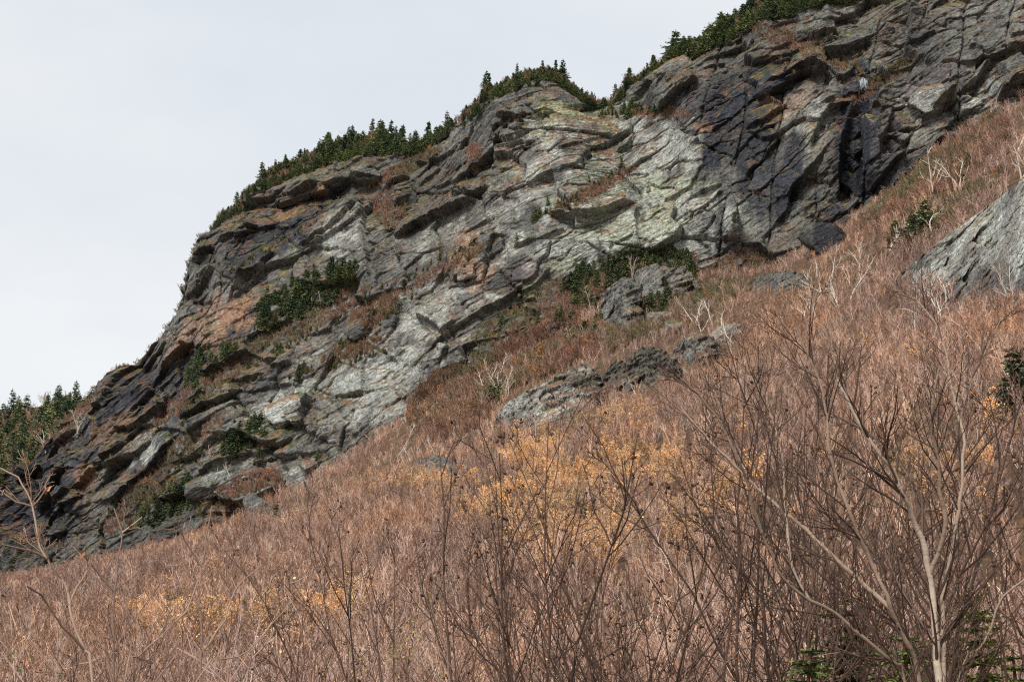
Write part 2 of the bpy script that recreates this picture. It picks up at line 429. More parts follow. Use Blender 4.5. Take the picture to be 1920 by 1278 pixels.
# recesses: the dark amphitheatre at the far left and the chimney on the right
h -= 9.0 * blob(a, b, 45, 950, 95, 90, 0, n2, 0.9) + 7.0 * blob(a, b, 1602, 275, 24, 115, -8, None, 0.7)
hg = h.reshape(NT, NS)
for _ in range(1):                                # weathered edges
    g = np.pad(hg, 1, mode='edge')
    hg = 0.68 * hg + 0.08 * (g[:-2, 1:-1] + g[2:, 1:-1] + g[1:-1, :-2] + g[1:-1, 2:])
h = hg.ravel()
trow = np.repeat(tt, NS)
h *= sstep(-0.14, -0.02, trow) * 0.85 + 0.15
p2_ = p.copy()
p2_[:, 0] += -0.15 * h; p2_[:, 1] += -0.98 * h
p2_[:, 2] += 0.25 * fbm(p / 2.5, 2, 140)
Pd = p2_.reshape(NT, NS, 3)
# cap behind the rim: climbs, then levels off and sinks out of sight
cap = []
back = np.array((0.12, 0.99, 0))
for k in range(1, NC + 1):
    r = (k / NC)
    dist = 70 * r ** 1.5
    rise = CR * (1 - np.exp(-dist / 9.0)) - 0.10 * dist
    q = Pd[-1] + back * dist
    q[:, 2] += rise
    q2 = q.copy(); q2[:, 2] += fbm(q / 6.0, 3, 150) * 1.4 * min(1, 3 * r)
    cap.append(q2)
PV = np.concatenate([Pd, np.array(cap)], 0)
NR = PV.shape[0]
def grid_normals(Q):
    du = np.gradient(Q, axis=1); dv = np.gradient(Q, axis=0)
    n = np.cross(du, dv); n /= np.linalg.norm(n, axis=-1, keepdims=True) + 1e-9
    return n
N = grid_normals(PV).reshape(-1, 3)
cliff_V = PV.reshape(-1, 3)

# ---- rock pigment: schist greys, wet black seeps, iron stain, lichen, quartz, turf on what faces up
def rock_tint(p, nrm, a, b, turf=True):
    u, w = faceUV(p.astype(np.float32))
    p = p.astype(np.float32)
    k1 = fbm(p / 22.0, 3, 201); k2 = fbm(p / 5.0, 3, 205); k3 = fbm(np.stack([u / 7, w / 0.7, p[:, 1] / 6], -1), 4, 209)
    col = np.empty((len(p), 3), np.float32)
    base_d, base_m, base_p = np.array((.056,.056,.057)), np.array((.168,.167,.155)), np.array((.335,.350,.325))
    pale = np.full(len(p), 0.36, np.float32)
    for q, s in [((1170,340,260,130,25),.62),((1090,470,200,70,20),.62),((690,720,130,110,40),.55),((830,590,120,60,35),.5),((300,835,80,50,45),.6),((640,470,45,80,0),.42),((1510,235,70,80,40),.55),
                 ((820,440,80,50,30),.42),((1020,740,110,70,20),.5),((1850,440,190,120,25),.55),((1740,190,70,50,20),.6),((1830,170,40,60,-50),.5),((470,780,110,50,35),.30),((530,770,55,50,0),.35),
                 ((380,590,120,60,45),.08),((560,900,60,50,0),.3),((1060,240,140,45,15),.5),((1290,420,110,80,0),.5),((420,900,60,40,0),.3)]:
        pale += s * blob(a, b, *q, nz=k2, hard=0.9)
    for q, s in [((470,420,150,70,25),.18),((1400,230,130,110,40),.22),((60,950,120,100,0),.5),((1420,250,150,130,40),.22),((1480,120,160,60,20),.12),((500,420,140,60,30),.15),((1690,60,90,60,0),.15),((1600,280,60,130,0),.35),((800,330,60,60,30),.12),((230,760,90,90,45),.2)]:
        pale -= s * blob(a, b, *q, nz=k2, hard=0.9)
    v = np.clip(pale + 0.32 * k1 + 0.40 * k2 + 0.24 * k3, 0, 1)[:, None]
    col = np.where(v < .5, base_d + (base_m - base_d) * (v / .5), base_m + (base_p - base_m) * ((v - .5) / .5))
    wet = np.zeros(len(p), np.float32)
    def paint(color, mask, s=1.0):
        nonlocal col
        f = (np.clip(mask, 0, 1) * s)[:, None]
        col = col * (1 - f) + np.array(color) * f
    # brown weathering
    paint((.13,.092,.066), sstep(.05, .5, fbm(p / 9.0, 3, 230)), .34)
    streakv = fbm(np.stack([p[:, 0] / 1.6, p[:, 1] / 5, p[:, 2] / 14], -1), 3, 240)
    for q, s in [((545,430,75,26,35),1),((470,470,60,22,40),1),((600,375,50,18,30),.7),((440,620,60,25,55),1),((235,760,40,100,-40),.9),((350,690,60,35,40),.8),((95,930,60,90,0),1),((160,850,30,60,-40),.8),
                 ((40,960,60,80,0),1),((1604,255,34,130,-7),1),((1345,250,26,80,-12),.9),((1480,330,22,80,-10),.8),((1385,250,90,45,40),.6),((1330,200,60,40,30),.7),((1450,150,60,25,20),.7),((1560,430,34,50,-30),1),((270,900,24,80,-45),.9),((330,800,20,60,-45),.8),
                 ((1420,330,40,70,0),.7),((1660,320,50,40,30),.7),((1750,300,60,20,40),.7),((500,720,50,24,40),.5)]:
        mk = np.minimum(1, blob(a, b, *q, nz=0.45 * k2 + 0.6 * streakv + .15, hard=0.4) * s * 1.15)
        paint((.028,.031,.042), mk, .92); wet = np.maximum(wet, mk)
    mk = sstep(.28, .55, streakv + 0.5 * k1) * (pale < 0.75)
    paint((.05,.05,.058), mk, .6); wet = np.maximum(wet, .5 * mk)
    for q, s in [((445,585,36,48,-40),1),((400,640,30,30,0),.7),((375,600,26,60,-40),.6),((545,395,34,10,30),.8),((600,352,30,10,30),.7),((870,475,30,55,-20),.8),((905,520,24,40,-30),.7),((160,890,34,28,0),.8),
                 ((1480,200,60,20,30),.5),((1320,240,16,10,0),.9),((1440,190,14,20,0),.8),((330,660,40,20,45),.5),((480,560,40,16,40),.6),((700,630,30,20,0),.3),((320,905,16,14,0),.9),((1560,470,50,8,35),.6),((210,800,60,20,45),.5)]:
        paint((.33,.19,.12), blob(a, b, *q, nz=0.8 * k2 + 0.4 * streakv, hard=0.6), .75 * s)
    for q, s in [((1065,212,75,28,-5),1),((1230,350,65,30,15),.6),((1000,548,50,26,25),.7),((1050,500,60,26,20),.5),((1300,340,60,30,0),.4),((1180,420,130,50,10),.4),((760,400,60,14,30),.3)]:
        paint((.33,.37,.19), blob(a, b, *q, nz=k2, hard=0.9), .62 * s)
    for q, s in [((985,510,55,32,20),.9),((1740,150,80,24,25),.6),((735,430,30,60,0),.5),((735,650,40,24,40),.8),((610,790,40,40,40),.5),((1700,200,40,40,0),.5)]:
        paint((.115,.095,.105), blob(a, b, *q, nz=k2, hard=0.6), .7 * s)
    paint((.30,.33,.27), sstep(.25, .6, fbm(p / 3.2, 3, 250)) * (pale > .55), .5)
    paint((.55,.54,.50), sstep(.46, .60, fbm(np.stack([u / 5.0, w / 0.42, p[:, 1] / 9], -1), 3, 260)) * (pale > .5), .7)
    if turf:
        up = sstep(0.50, 0.78, nrm[:, 2] + 0.25 * k2)
        t3 = fbm(p / 4.0, 3, 270)[:, None]
        tcol = np.where(t3 < -.12, np.array((.062,.070,.026)), np.where(t3 < .10, np.array((.175,.125,.042)), np.array((.165,.088,.050))))
        f = (up * .92)[:, None]
        col = col * (1 - f) + tcol * f
        wet = wet * (1 - up)
    return np.clip(col, 0, 1), wet
ca, cb = to_px(cliff_V)
tint, wet = rock_tint(cliff_V, N, ca, cb)
# the cap is soil and turf
rowid = np.repeat(np.arange(NR), NS)
capm = sstep(NT - 3, NT + 4, rowid.astype(float))[:, None]
ck = fbm(cliff_V / 5.0, 3, 280)[:, None]
capc = np.where(ck < -.1, np.array((.055,.062,.028)), np.where(ck < .15, np.array((.11,.078,.045)), np.array((.15,.095,.04))))
tint = tint * (1 - capm) + capc * capm
cme = mesh_np('cliff', cliff_V, grid_faces(NR, NS))
add_color(cme, 'tint', tint)
wa = cme.attributes.new('wet', 'FLOAT', 'POINT'); wa.data.foreach_set('value', (wet * (1 - capm[:, 0])).astype(np.float32))
cliff = obj('cliff', cme, M_ROCK, kind='structure')

# coarse copy for dropping things onto the surfaces
st = 3
Q = PV[::st, ::st]
bvF = grid_faces(*Q.shape[:2])
BV_C = BVHTree.FromPolygons(Q.reshape(-1, 3).tolist(), bvF.tolist())
BV_G = BVHTree.FromPolygons(gV.tolist(), gF.tolist())
def hit(px, py, which='both'):
    r = ray(px, py); o = Vector(CAM); d = Vector(r).normalized()
    best = None
    for kind, bv in (('c', BV_C), ('g', BV_G)):
        if which != 'both' and which != kind: continue
        loc, nrm, idx, dist = bv.ray_cast(o, d)
        if loc is not None and (best is None or dist < best[2]): best = (np.array(loc), np.array(nrm), dist, kind)
    return best
# ------------------------------------------------------------------ vegetation materials
def bark_material(name, stops, loc_tint=None, rough=0.85):
    """bark by per-branch 'shade' attribute, a little per-plant variation"""
    m, n, l, b = new_mat(name)
    a = n.new('ShaderNodeAttribute'); a.attribute_name = 'shade'
    oi = n.new('ShaderNodeObjectInfo')
    r = ramp(n, l, a.outputs['Fac'], stops)
    c = r.outputs[0]
    if loc_tint:
        for scale, st in loc_tint:
            sc_ = n.new('ShaderNodeVectorMath'); sc_.operation = 'SCALE'; sc_.inputs['Scale'].default_value = scale
            l.new(oi.outputs['Location'], sc_.inputs[0])
            nn = noise_node(n, l, 1.0, 3, 0.6, sc_.outputs[0])
            rr = ramp(n, l, nn.outputs['Fac'], st)
            c = mixc(n, l, c, rr.outputs[0], 1.0, 'MULTIPLY')
    v = ramp(n, l, oi.outputs['Random'], [(0, (0.72, 0.72, 0.72)), (1, (1.22, 1.2, 1.18))])
    c = mixc(n, l, c, v.outputs[0], 1.0, 'MULTIPLY')
    l.new(c, b.inputs['Base Color'])
    b.inputs['Roughness'].default_value = rough
    return m
M_TWIG = bark_material('bare_twig_bark', [(0, (.11,.064,.048)), (.4, (.44,.275,.208)), (.75, (.72,.52,.42)), (1, (.90,.76,.66))],
                       [(0.020, [(.36, (.88,.90,.96)), (.52, (1,1,1)), (.66, (1.12,.98,.82))]), (0.09, [(.35, (.78,.75,.77)), (.65, (1.15,1.08,.98))]), (0.33, [(.36, (.62,.60,.60)), (.5, (1, 1, 1)), (.64, (1.26,1.2,1.14))])])
M_HEATH = bark_material('heath_twig_bark', [(0, (.11,.068,.052)), (.5, (.24,.150,.115)), (1, (.40,.28,.215))], [(0.05, [(.36, (.74,.98,.70)), (.6, (1.08,.93,.88))])])
M_DARKTWIG = bark_material('alder_bark', [(0, (.045,.027,.020)), (.6, (.115,.068,.050)), (1, (.34,.235,.19))])
M_SAPLING = bark_material('maple_sapling_bark', [(0, (.16,.095,.068)), (.6, (.29,.195,.145)), (1, (.42,.31,.24))])
def birch_material():
    m, n, l, b = new_mat('birch_bark')
    a = n.new('ShaderNodeAttribute'); a.attribute_name = 'shade'
    g = n.new('ShaderNodeTexCoord')
    mp = n.new('ShaderNodeMapping'); mp.inputs['Scale'].default_value = (3, 3, 14)
    l.new(g.outputs['Object'], mp.inputs['Vector'])
    nn = noise_node(n, l, 1.6, 5, 0.7, mp.outputs[0])
    r = ramp(n, l, a.outputs['Fac'], [(0, (.20,.13,.095)), (.5, (.44,.34,.26)), (1, (.76,.70,.62))])
    d = ramp(n, l, nn.outputs['Fac'], [(.32, (.12,.10,.09)), (.40, (.7,.66,.62)), (.5, (1, 1, 1)), (.62, (.8,.72,.62))])
    l.new(mixc(n, l, r.outputs[0], d.outputs[0], 0.75, 'MULTIPLY'), b.inputs['Base Color'])
    b.inputs['Roughness'].default_value = 0.7
    bp = n.new('ShaderNodeBump'); bp.inputs['Strength'].default_value = 0.5; bp.inputs['Distance'].default_value = 0.01
    l.new(nn.outputs['Fac'], bp.inputs['Height']); l.new(bp.outputs[0], b.inputs['Normal'])
    return m
M_BIRCH = birch_material()
def leaf_material(name, stops, trans=0.25):
    m, n, l, b = new_mat(name)
    a = n.new('ShaderNodeAttribute'); a.attribute_name = 'shade'
    oi = n.new('ShaderNodeObjectInfo')
    r = ramp(n, l, a.outputs['Fac'], stops)
    v = ramp(n, l, oi.outputs['Random'], [(0, (0.55, 0.62, 0.66)), (.5, (1, .98, .9)), (1, (1.55, 1.35, 1.0))])
    c = mixc(n, l, r.outputs[0], v.outputs[0], 1.0, 'MULTIPLY')
    l.new(c, b.inputs['Base Color'])
    b.inputs['Roughness'].default_value = 0.75
    return m
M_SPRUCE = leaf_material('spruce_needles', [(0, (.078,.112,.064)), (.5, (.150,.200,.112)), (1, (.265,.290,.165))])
M_FIR = leaf_material('young_fir_needles', [(0, (.08,.105,.030)), (.5, (.17,.21,.055)), (1, (.32,.35,.10))])
M_GOLD = leaf_material('dry_golden_leaves', [(0, (.46,.235,.11)), (.5, (.72,.44,.22)), (1, (.85,.62,.36))])
M_RUST = leaf_material('dry_rust_leaves', [(0, (.26,.10,.045)), (1, (.46,.22,.10))])
M_WILLOW = leaf_material('pale_green_leaves', [(0, (.16,.19,.05)), (1, (.40,.42,.14))])
M_CONE = leaf_material('dry_alder_cones', [(0, (.045,.022,.014)), (1, (.15,.072,.042))])
M_GRASS = leaf_material('dry_ledge_grass', [(0, (.15,.085,.04)), (.6, (.27,.165,.075)), (1, (.42,.29,.13))])

# ------------------------------------------------------------------ plant geometry
class Acc:
    def __init__(s): s.V, s.F, s.S, s.n, s.T = [], [], [], 0, {}
    def tube(s, pts, rad, sides, shade):
        pts = np.asarray(pts, float)
        s.T.setdefault((len(pts), sides), []).append((pts, np.asarray(rad, float), shade))
    def flush(s):
        """all tubes of one kind at once"""
        for (k, sides), items in s.T.items():
            pts = np.array([q[0] for q in items]); rad = np.array([q[1] for q in items]); sh = np.array([q[2] for q in items]); m = len(items)
            t = np.empty_like(pts); t[:, 1:-1] = pts[:, 2:] - pts[:, :-2]; t[:, 0] = pts[:, 1] - pts[:, 0]; t[:, -1] = pts[:, -1] - pts[:, -2]
            t /= np.linalg.norm(t, axis=-1, keepdims=True) + 1e-9
            ref = np.where(np.abs(t[:, :1, :1]) < .8, np.array((1.0, .13, .07)), np.array((.1, 1.0, .05)))
            x = np.cross(t, np.broadcast_to(ref, t.shape)); x /= np.linalg.norm(x, axis=-1, keepdims=True) + 1e-9
            y = np.cross(t, x)
            an = np.arange(sides) * 2 * math.pi / sides
            ring = pts[:, :, None] + rad[:, :, None, None] * (np.cos(an)[:, None] * x[:, :, None] + np.sin(an)[:, None] * y[:, :, None])
            i = s.n + np.arange(m * k * sides).reshape(m, k, sides); j = np.roll(i, -1, 2)
            s.V.append(ring.reshape(-1, 3)); s.F.append(np.stack([i[:, :-1], j[:, :-1], j[:, 1:], i[:, 1:]], -1).reshape(-1, 4))
            s.S.append(np.repeat(sh, k * sides)); s.n += m * k * sides
        s.T = {}
    def quads(s, c, ax, ay, shade):
        """one leaf-like quad per row: centre c, half axes ax, ay"""
        c, ax, ay = (np.asarray(q, float).reshape(-1, 3) for q in (c, ax, ay))
        v = np.stack([c - ax, c - 0.15 * ax + ay, c + ax, c - 0.15 * ax - ay], 1)
        m = len(c)
        s.V.append(v.reshape(-1, 3)); s.F.append(s.n + np.arange(4 * m).reshape(m, 4))
        s.S.append(np.repeat(np.broadcast_to(shade, (m,)), 4)); s.n += 4 * m
    def spindle(s, c, d, L, r, shade, n=5):
        pts = c + np.outer(np.linspace(0, 1, 4), d) * L
        s.tube(pts, [r * .3, r, r * .9, r * .15], n, shade)
    def mesh(s, name, smooth=False):
        s.flush()
        me = mesh_np(name, np.concatenate(s.V), np.concatenate(s.F), smooth)
        a = me.attributes.new('shade', 'FLOAT', 'POINT'); a.data.foreach_set('value', np.concatenate(s.S).astype(np.float32))
        return me
def unit(v):
    v = np.asarray(v, float); return v / (math.sqrt(v[0] * v[0] + v[1] * v[1] + v[2] * v[2]) + 1e-9)
def cross3(a, b): return np.array((a[1] * b[2] - a[2] * b[1], a[2] * b[0] - a[0] * b[2], a[0] * b[1] - a[1] * b[0]))
def limb(r, p, d, L, k, wob, trop):
    """a crooked, upward-seeking line of k points"""
    x, y, z = (float(q) for q in p); dx, dy, dz = (float(q) for q in unit(d)); st_ = L / (k - 1)
    W_ = (r.standard_normal((k, 3)) * wob).tolist(); out = [(x, y, z)]
    for i in range(k - 1):
        w_ = W_[i]; dx += w_[0]; dy += w_[1]; dz += w_[2] + trop
        q = 1 / math.sqrt(dx * dx + dy * dy + dz * dz + 1e-12); dx *= q; dy *= q; dz *= q
        x += dx * st_; y += dy * st_; z += dz * st_
        out.append((x, y, z))
    return np.array(out)
def along(pts, t):
    f = t * (len(pts) - 1); i = min(int(f), len(pts) - 2)
    e = pts[i + 1] - pts[i]
    return pts[i] + e * (f - i), unit(e)
def side_dir(r, d, ang):
    q = unit(cross3(d, r.standard_normal(3)))
    return d * math.cos(ang) + q * math.sin(ang)
def twigs(r, acc, pts, r0, L0, lv, n, sides=3, tips=None, ang=(0.4, 0.9), wob=0.12, trop=0.12, t0=0.25, sh=(0, 1), rmin=0.0015):
    for _ in range(n):
        t = r.uniform(t0, 1.0)
        p, d = along(pts, t)
        L = L0 * r.uniform(.5, 1.1) * (1.15 - 0.65 * t)
        q = limb(r, p, side_dir(r, d, r.uniform(*ang)), L, 4 if lv > 0 else 3, wob, trop)
        ra = max(r0 * (1.1 - 0.6 * t), rmin)
        acc.tube(q, np.linspace(ra, max(ra * .35, rmin), len(q)), sides, r.uniform(*sh))
        if lv > 0: twigs(r, acc, q, ra * .55, L * .55, lv - 1, min(4, max(2, int(n * .6))), sides, tips, ang, wob, trop, 0.2, sh, rmin)
        elif tips is not None: tips.append((q[-1], unit(q[-1] - q[-2]), q[len(q) // 2]))

def bush_mesh(name, seed, H, nst, n1, n2, r0, lean=0.5, leaves=0, mat=None, leafmat=None, leaf=0.05, wob=0.1, rmin=0.0035):
    r = np.random.default_rng(seed); acc = Acc(); tips = []
    for i in range(nst):
        an = r.uniform(0, 2 * math.pi); ln = r.uniform(0.08, lean)
        d = (math.cos(an) * ln, math.sin(an) * ln, 1)
        h = H * r.uniform(.62, 1.05)
        q = limb(r, (math.cos(an) * .12 * r.uniform(0, 1) * H * .4, math.sin(an) * .12 * r.uniform(0, 1) * H * .4, -.15), d, h, 6, wob, .06)
        sh = r.uniform(.25, 1.0) ** 1.3
        ra = r0 * r.uniform(.7, 1.3)
        acc.tube(q, np.linspace(ra, rmin, 6), 4, sh)
        for _ in range(n1):
            t = r.uniform(.25, .97)
            p, dd = along(q, t)
            L = h * .42 * r.uniform(.5, 1.1) * (1.2 - .75 * t)
            s = limb(r, p, side_dir(r, dd, r.uniform(.35, .8)), L, 4, wob * 1.3, .16)
            rb = max(ra * .5 * (1.1 - .5 * t), rmin)
            acc.tube(s, np.linspace(rb, rmin, 4), 3, np.clip(sh + r.uniform(-.3, .2), 0, 1))
            twigs(r, acc, s, rb * .6, L * .5, 0, n2, 3, tips, sh=(max(0, sh - .4), min(1, sh + .15)), rmin=rmin)
    me = acc.mesh(name); me.materials.append(mat)
    if leaves:
        la = Acc(); T = [tips[i] for i in r.integers(0, len(tips), leaves)]
        c = np.array([t[0] if r.random() < .5 else t[2] for t in T]) + r.normal(0, .05 * H / 3, (leaves, 3))
        d1 = r.normal(0, 1, (leaves, 3)); d1 /= np.linalg.norm(d1, axis=1, keepdims=True)
        d2 = np.cross(d1, r.normal(0, 1, (leaves, 3))); d2 /= np.linalg.norm(d2, axis=1, keepdims=True)
        sz = leaf * r.uniform(.6, 1.3, (leaves, 1))
        la.quads(c, d1 * sz, d2 * sz * .6, r.random(leaves))
        acc2 = la.mesh('tmp')
        nv = len(me.vertices)
        # join leaves into the same mesh with their own material slot
        V = np.concatenate(acc.V + la.V); F = np.concatenate(acc.F + [f + acc.n for f in la.F])
        S = np.concatenate(acc.S + la.S)
        me2 = mesh_np(name, V, F); a_ = me2.attributes.new('shade', 'FLOAT', 'POINT'); a_.data.foreach_set('value', S.astype(np.float32))
        me2.materials.append(mat); me2.materials.append(leafmat)
        mi = np.zeros(len(F), np.int32); mi[sum(len(f) for f in acc.F):] = 1
        me2.polygons.foreach_set('material_index', mi)
        bpy.data.meshes.remove(acc2); bpy.data.meshes.remove(me)
        me = me2
    return me

# ---- geometry-node scatter for what nobody could count
def scatter(name, pts, scl, meshes, seed, kind_props, tiltn=None):
    r = np.random.default_rng(seed)
    coll = bpy.data.collections.new(name + '_forms')
    for i, m in enumerate(meshes):
        coll.objects.link(bpy.data.objects.new('%s_form_%02d' % (name, i), m))
    n = len(pts)
    me = bpy.data.meshes.new(name)
    me.vertices.add(n); me.vertices.foreach_set('co', np.ascontiguousarray(pts, np.float32).ravel())
    rot = np.stack([r.normal(0, .10, n), r.normal(0, .10, n), r.uniform(0, 2 * math.pi, n)], -1).astype(np.float32)
    if tiltn is not None: rot[:, :2] += tiltn
    for nm, ty, fld, val in (('rot', 'FLOAT_VECTOR', 'vector', rot.ravel()), ('scl', 'FLOAT', 'value', np.asarray(scl, np.float32)), ('vid', 'INT', 'value', r.integers(0, len(meshes), n).astype(np.int32))):
        at_ = me.attributes.new(nm, ty, 'POINT'); at_.data.foreach_set(fld, val)
    o = obj(name, me, None, **kind_props)
    ng = bpy.data.node_groups.new(name + '_scatter', 'GeometryNodeTree')
    ng.interface.new_socket('Geometry', in_out='INPUT', socket_type='NodeSocketGeometry')
    ng.interface.new_socket('Geometry', in_out='OUTPUT', socket_type='NodeSocketGeometry')
    N_, L_ = ng.nodes, ng.links
    gi, go = N_.new('NodeGroupInput'), N_.new('NodeGroupOutput')
    ci = N_.new('GeometryNodeCollectionInfo'); ci.inputs['Collection'].default_value = coll
    ci.inputs['Separate Children'].default_value = True; ci.inputs['Reset Children'].default_value = True
    ip = N_.new('GeometryNodeInstanceOnPoints'); ip.inputs['Pick Instance'].default_value = True
    def named(nm, ty):
        q = N_.new('GeometryNodeInputNamedAttribute'); q.data_type = ty; q.inputs['Name'].default_value = nm
        return q.outputs['Attribute']
    L_.new(gi.outputs[0], ip.inputs['Points']); L_.new(ci.outputs[0], ip.inputs['Instance'])
    L_.new(named('vid', 'INT'), ip.inputs['Instance Index'])
    L_.new(named('rot', 'FLOAT_VECTOR'), ip.inputs['Rotation'])
    L_.new(named('scl', 'FLOAT'), ip.inputs['Scale'])
    L_.new(ip.outputs[0], go.inputs[0])
    md = o.modifiers.new('scatter', 'NODES'); md.node_group = ng
    return o

# ------------------------------------------------------------------ rocks
def cube_sphere(m):
    t = np.tan(np.linspace(-1, 1, m) * math.pi / 4)
    A, Bq = np.meshgrid(t, t); one = np.ones_like(A)
    V, F, k = [], [], 0
    for ax in range(3):
        for s in (1, -1):
            q = [None] * 3; q[ax] = one * s; q[(ax + 1) % 3] = A * s; q[(ax + 2) % 3] = Bq
            V.append(np.stack(q, -1).reshape(-1, 3)); F.append(grid_faces(m, m) + k); k += m * m
    V = np.concatenate(V); F = np.concatenate(F)
    V /= np.linalg.norm(V, axis=1, keepdims=True)
    key = np.round(V, 6); _, idx, inv = np.unique(key, axis=0, return_index=True, return_inverse=True)
    return V[idx], inv.ravel()[F]
_cs = {}
def rock_mesh(name, c, dims, seed, m=18, rot=(0, 0, 0), planes=(), nrand=9, relief=0.06, strata=0.5, tone=0.0, turf=True):
    """angular block cut by joint planes, foliated along the strata; world coordinates"""
    if m not in _cs: _cs[m] = cube_sphere(m)
    D, F = _cs[m]
    r = np.random.default_rng(seed)
    pl = [(unit(np.array(n, float)), d) for n, d in planes]
    for _ in range(nrand):
        pl.append((unit(r.normal(0, 1, 3)), r.uniform(.5, .88)))
    for ax in range(3):
        for s in (1, -1):
            e = np.zeros(3); e[ax] = s; pl.append((unit(e + r.normal(0, .14, 3)), r.uniform(.78, 1.0)))
    rad = np.full(len(D), 1.6)
    for n, d in pl:
        k = D @ n
        rad = np.where(k > .05, np.minimum(rad, d / np.maximum(k, .05)), rad)
    V = D * rad[:, None] * np.asarray(dims, float)
    from mathutils import Euler
    R = np.array(Euler(rot).to_matrix())
    V = V @ R.T
    nd = D @ R.T
    Wp = V + np.asarray(c, float)
    size = float(np.mean(dims))
    uu, ww = faceUV(Wp.astype(np.float32))
    lam = max(size * .22, .35)
    hh = relief * size * (fbm(Wp / (size * .6), 3, seed) * 1.2 + fbm(Wp / (size * .16), 2, seed + 3) * .5)
    hh += strata * relief * size * (saw(ww / lam) - .5) * sstep(-.1, .3, fbm(Wp / (size * .8), 2, seed + 9)) + .5 * strata * relief * size * (saw(ww / (lam * .37)) - .5)
    Wp = Wp + nd * hh[:, None]
    me = mesh_np(name, Wp, F)
    nr = np.zeros(len(Wp) * 3, np.float32); me.vertices.foreach_get('normal', nr); nr = nr.reshape(-1, 3)
    A2, B2 = to_px(Wp)
    col, wt = rock_tint(Wp, nr, A2, B2, turf)
    col = np.clip(col * (1 + tone), 0, .8)
    add_color(me, 'tint', col)
    wa = me.attributes.new('wet', 'FLOAT', 'POINT'); wa.data.foreach_set('value', wt.astype(np.float32))
    me.materials.append(M_ROCK)
    return me

def outcrop_mesh(name, top, bot, seed, relief=1.0, nu=90, nv=60, tone=0.0, Dt=None, lean=.55):
    """a rock face between a foot line and a crest line, wrapped back into the slope behind it"""
    def rs(pl, n):
        q = np.array(pl, float); L = np.concatenate([[0], np.cumsum(np.hypot(*np.diff(q, axis=0).T))]); t = np.linspace(0, L[-1], n)
        return np.stack([np.interp(t, L, q[:, 0]), np.interp(t, L, q[:, 1])], -1)
    tp, bt = rs(top, nu), rs(bot, nu)
    k = [hit(x, y) for x, y in bt]
    Db = np.array([q[0][1] if q is not None else 300.0 for q in k])
    Db = np.convolve(np.pad(Db, 12, mode='edge'), np.ones(25) / 25, 'valid')
    Bp = at(bt[:, 0], bt[:, 1], Db)
    hgt = (bt[:, 1] - tp[:, 1]) * PXS * Db
    Tp = at(tp[:, 0], tp[:, 1], Db + lean * np.maximum(hgt, .3))
    rows_ = []
    for v in np.linspace(-.25, 1, nv): rows_.append(Bp * (1 - v) + Tp * v)
    rel = np.array(rows_).reshape(-1, 3).astype(np.float32)
    uu, ww = faceUV(rel); sz = float(np.mean(hgt)) + .5
    n_ = fbm(rel / (sz * .5), 3, seed)
    f_, e_, c_ = voronoi_facets((uu + .6 * ww) / (sz * .42) + n_ * .3, ww / (sz * .26), seed + 1, .06 * sz, .13 * sz)
    g_, e2_, c2_ = voronoi_facets((uu + .6 * ww) / (sz * .15), ww / (sz * .075), seed + 7, .02 * sz, .045 * sz)
    g_ = g_ - .03 * sz * np.clip(1 - e2_ / .09, 0, 1)
    hh = .10 * sz * n_ + f_ + g_ - .07 * sz * np.clip(1 - e_ / .05, 0, 1) + .03 * sz * (saw(ww / (sz * .21) + .8 * n_) - .5)
    hh *= relief
    rel[:, 1] -= hh; rel[:, 2] += .25 * hh * fbm(rel / (sz * .2), 2, seed + 5)
    G = rel.reshape(nv, nu, 3)
    back_ = [G[-1] + np.array((0, d_, -.05 * d_ - .10 * d_ * d_ / sz)) * sz * .16 for d_ in (1, 2, 3.2, 4.6, 6.5, 9)]
    G = np.concatenate([G, np.array(back_)], 0)
    sideL = [G[:, :1] + np.array((.02, d_, -.02)) * sz * .12 for d_ in (7, 4, 2, 1)]; sideR = [G[:, -1:] + np.array((-.02, d_, -.02)) * sz * .12 for d_ in (1, 2, 4, 7)]
    G = np.concatenate(sideL + [G] + sideR, 1)
    V = G.reshape(-1, 3); nr = grid_normals(G).reshape(-1, 3)
    me = mesh_np(name, V, grid_faces(*G.shape[:2]))
    A2, B2 = to_px(V); col, wt = rock_tint(V, nr, A2, B2, True)
    add_color(me, 'tint', np.clip(col * (1 + tone), 0, .8))
    w_ = me.attributes.new('wet', 'FLOAT', 'POINT'); w_.data.foreach_set('value', (wt * .3).astype(np.float32))
    me.materials.append(M_ROCK)
    return me
# ------------------------------------------------------------------ hill beyond the cliff, far left
hp = np.linspace(-420, 270, 60); hr = []
for f in np.linspace(0, 1, 26):
    py = 905 + (772 - 0.14 * hp - 905) * min(f / .72, 1.0)
    q = at(hp, py, 548 + 190 * f)
    if f > .72: q[:, 2] -= (f - .72) * 190 * .45
    hr.append(q)
hr = np.array(hr); hr[..., 2] += (fbm(hr.reshape(-1, 3) / 14.0, 3, 300) * 2.0).reshape(hr.shape[:2])
obj('hill', mesh_np('hill', hr.reshape(-1, 3), grid_faces(26, 60), True), M_GROUND, kind='structure')

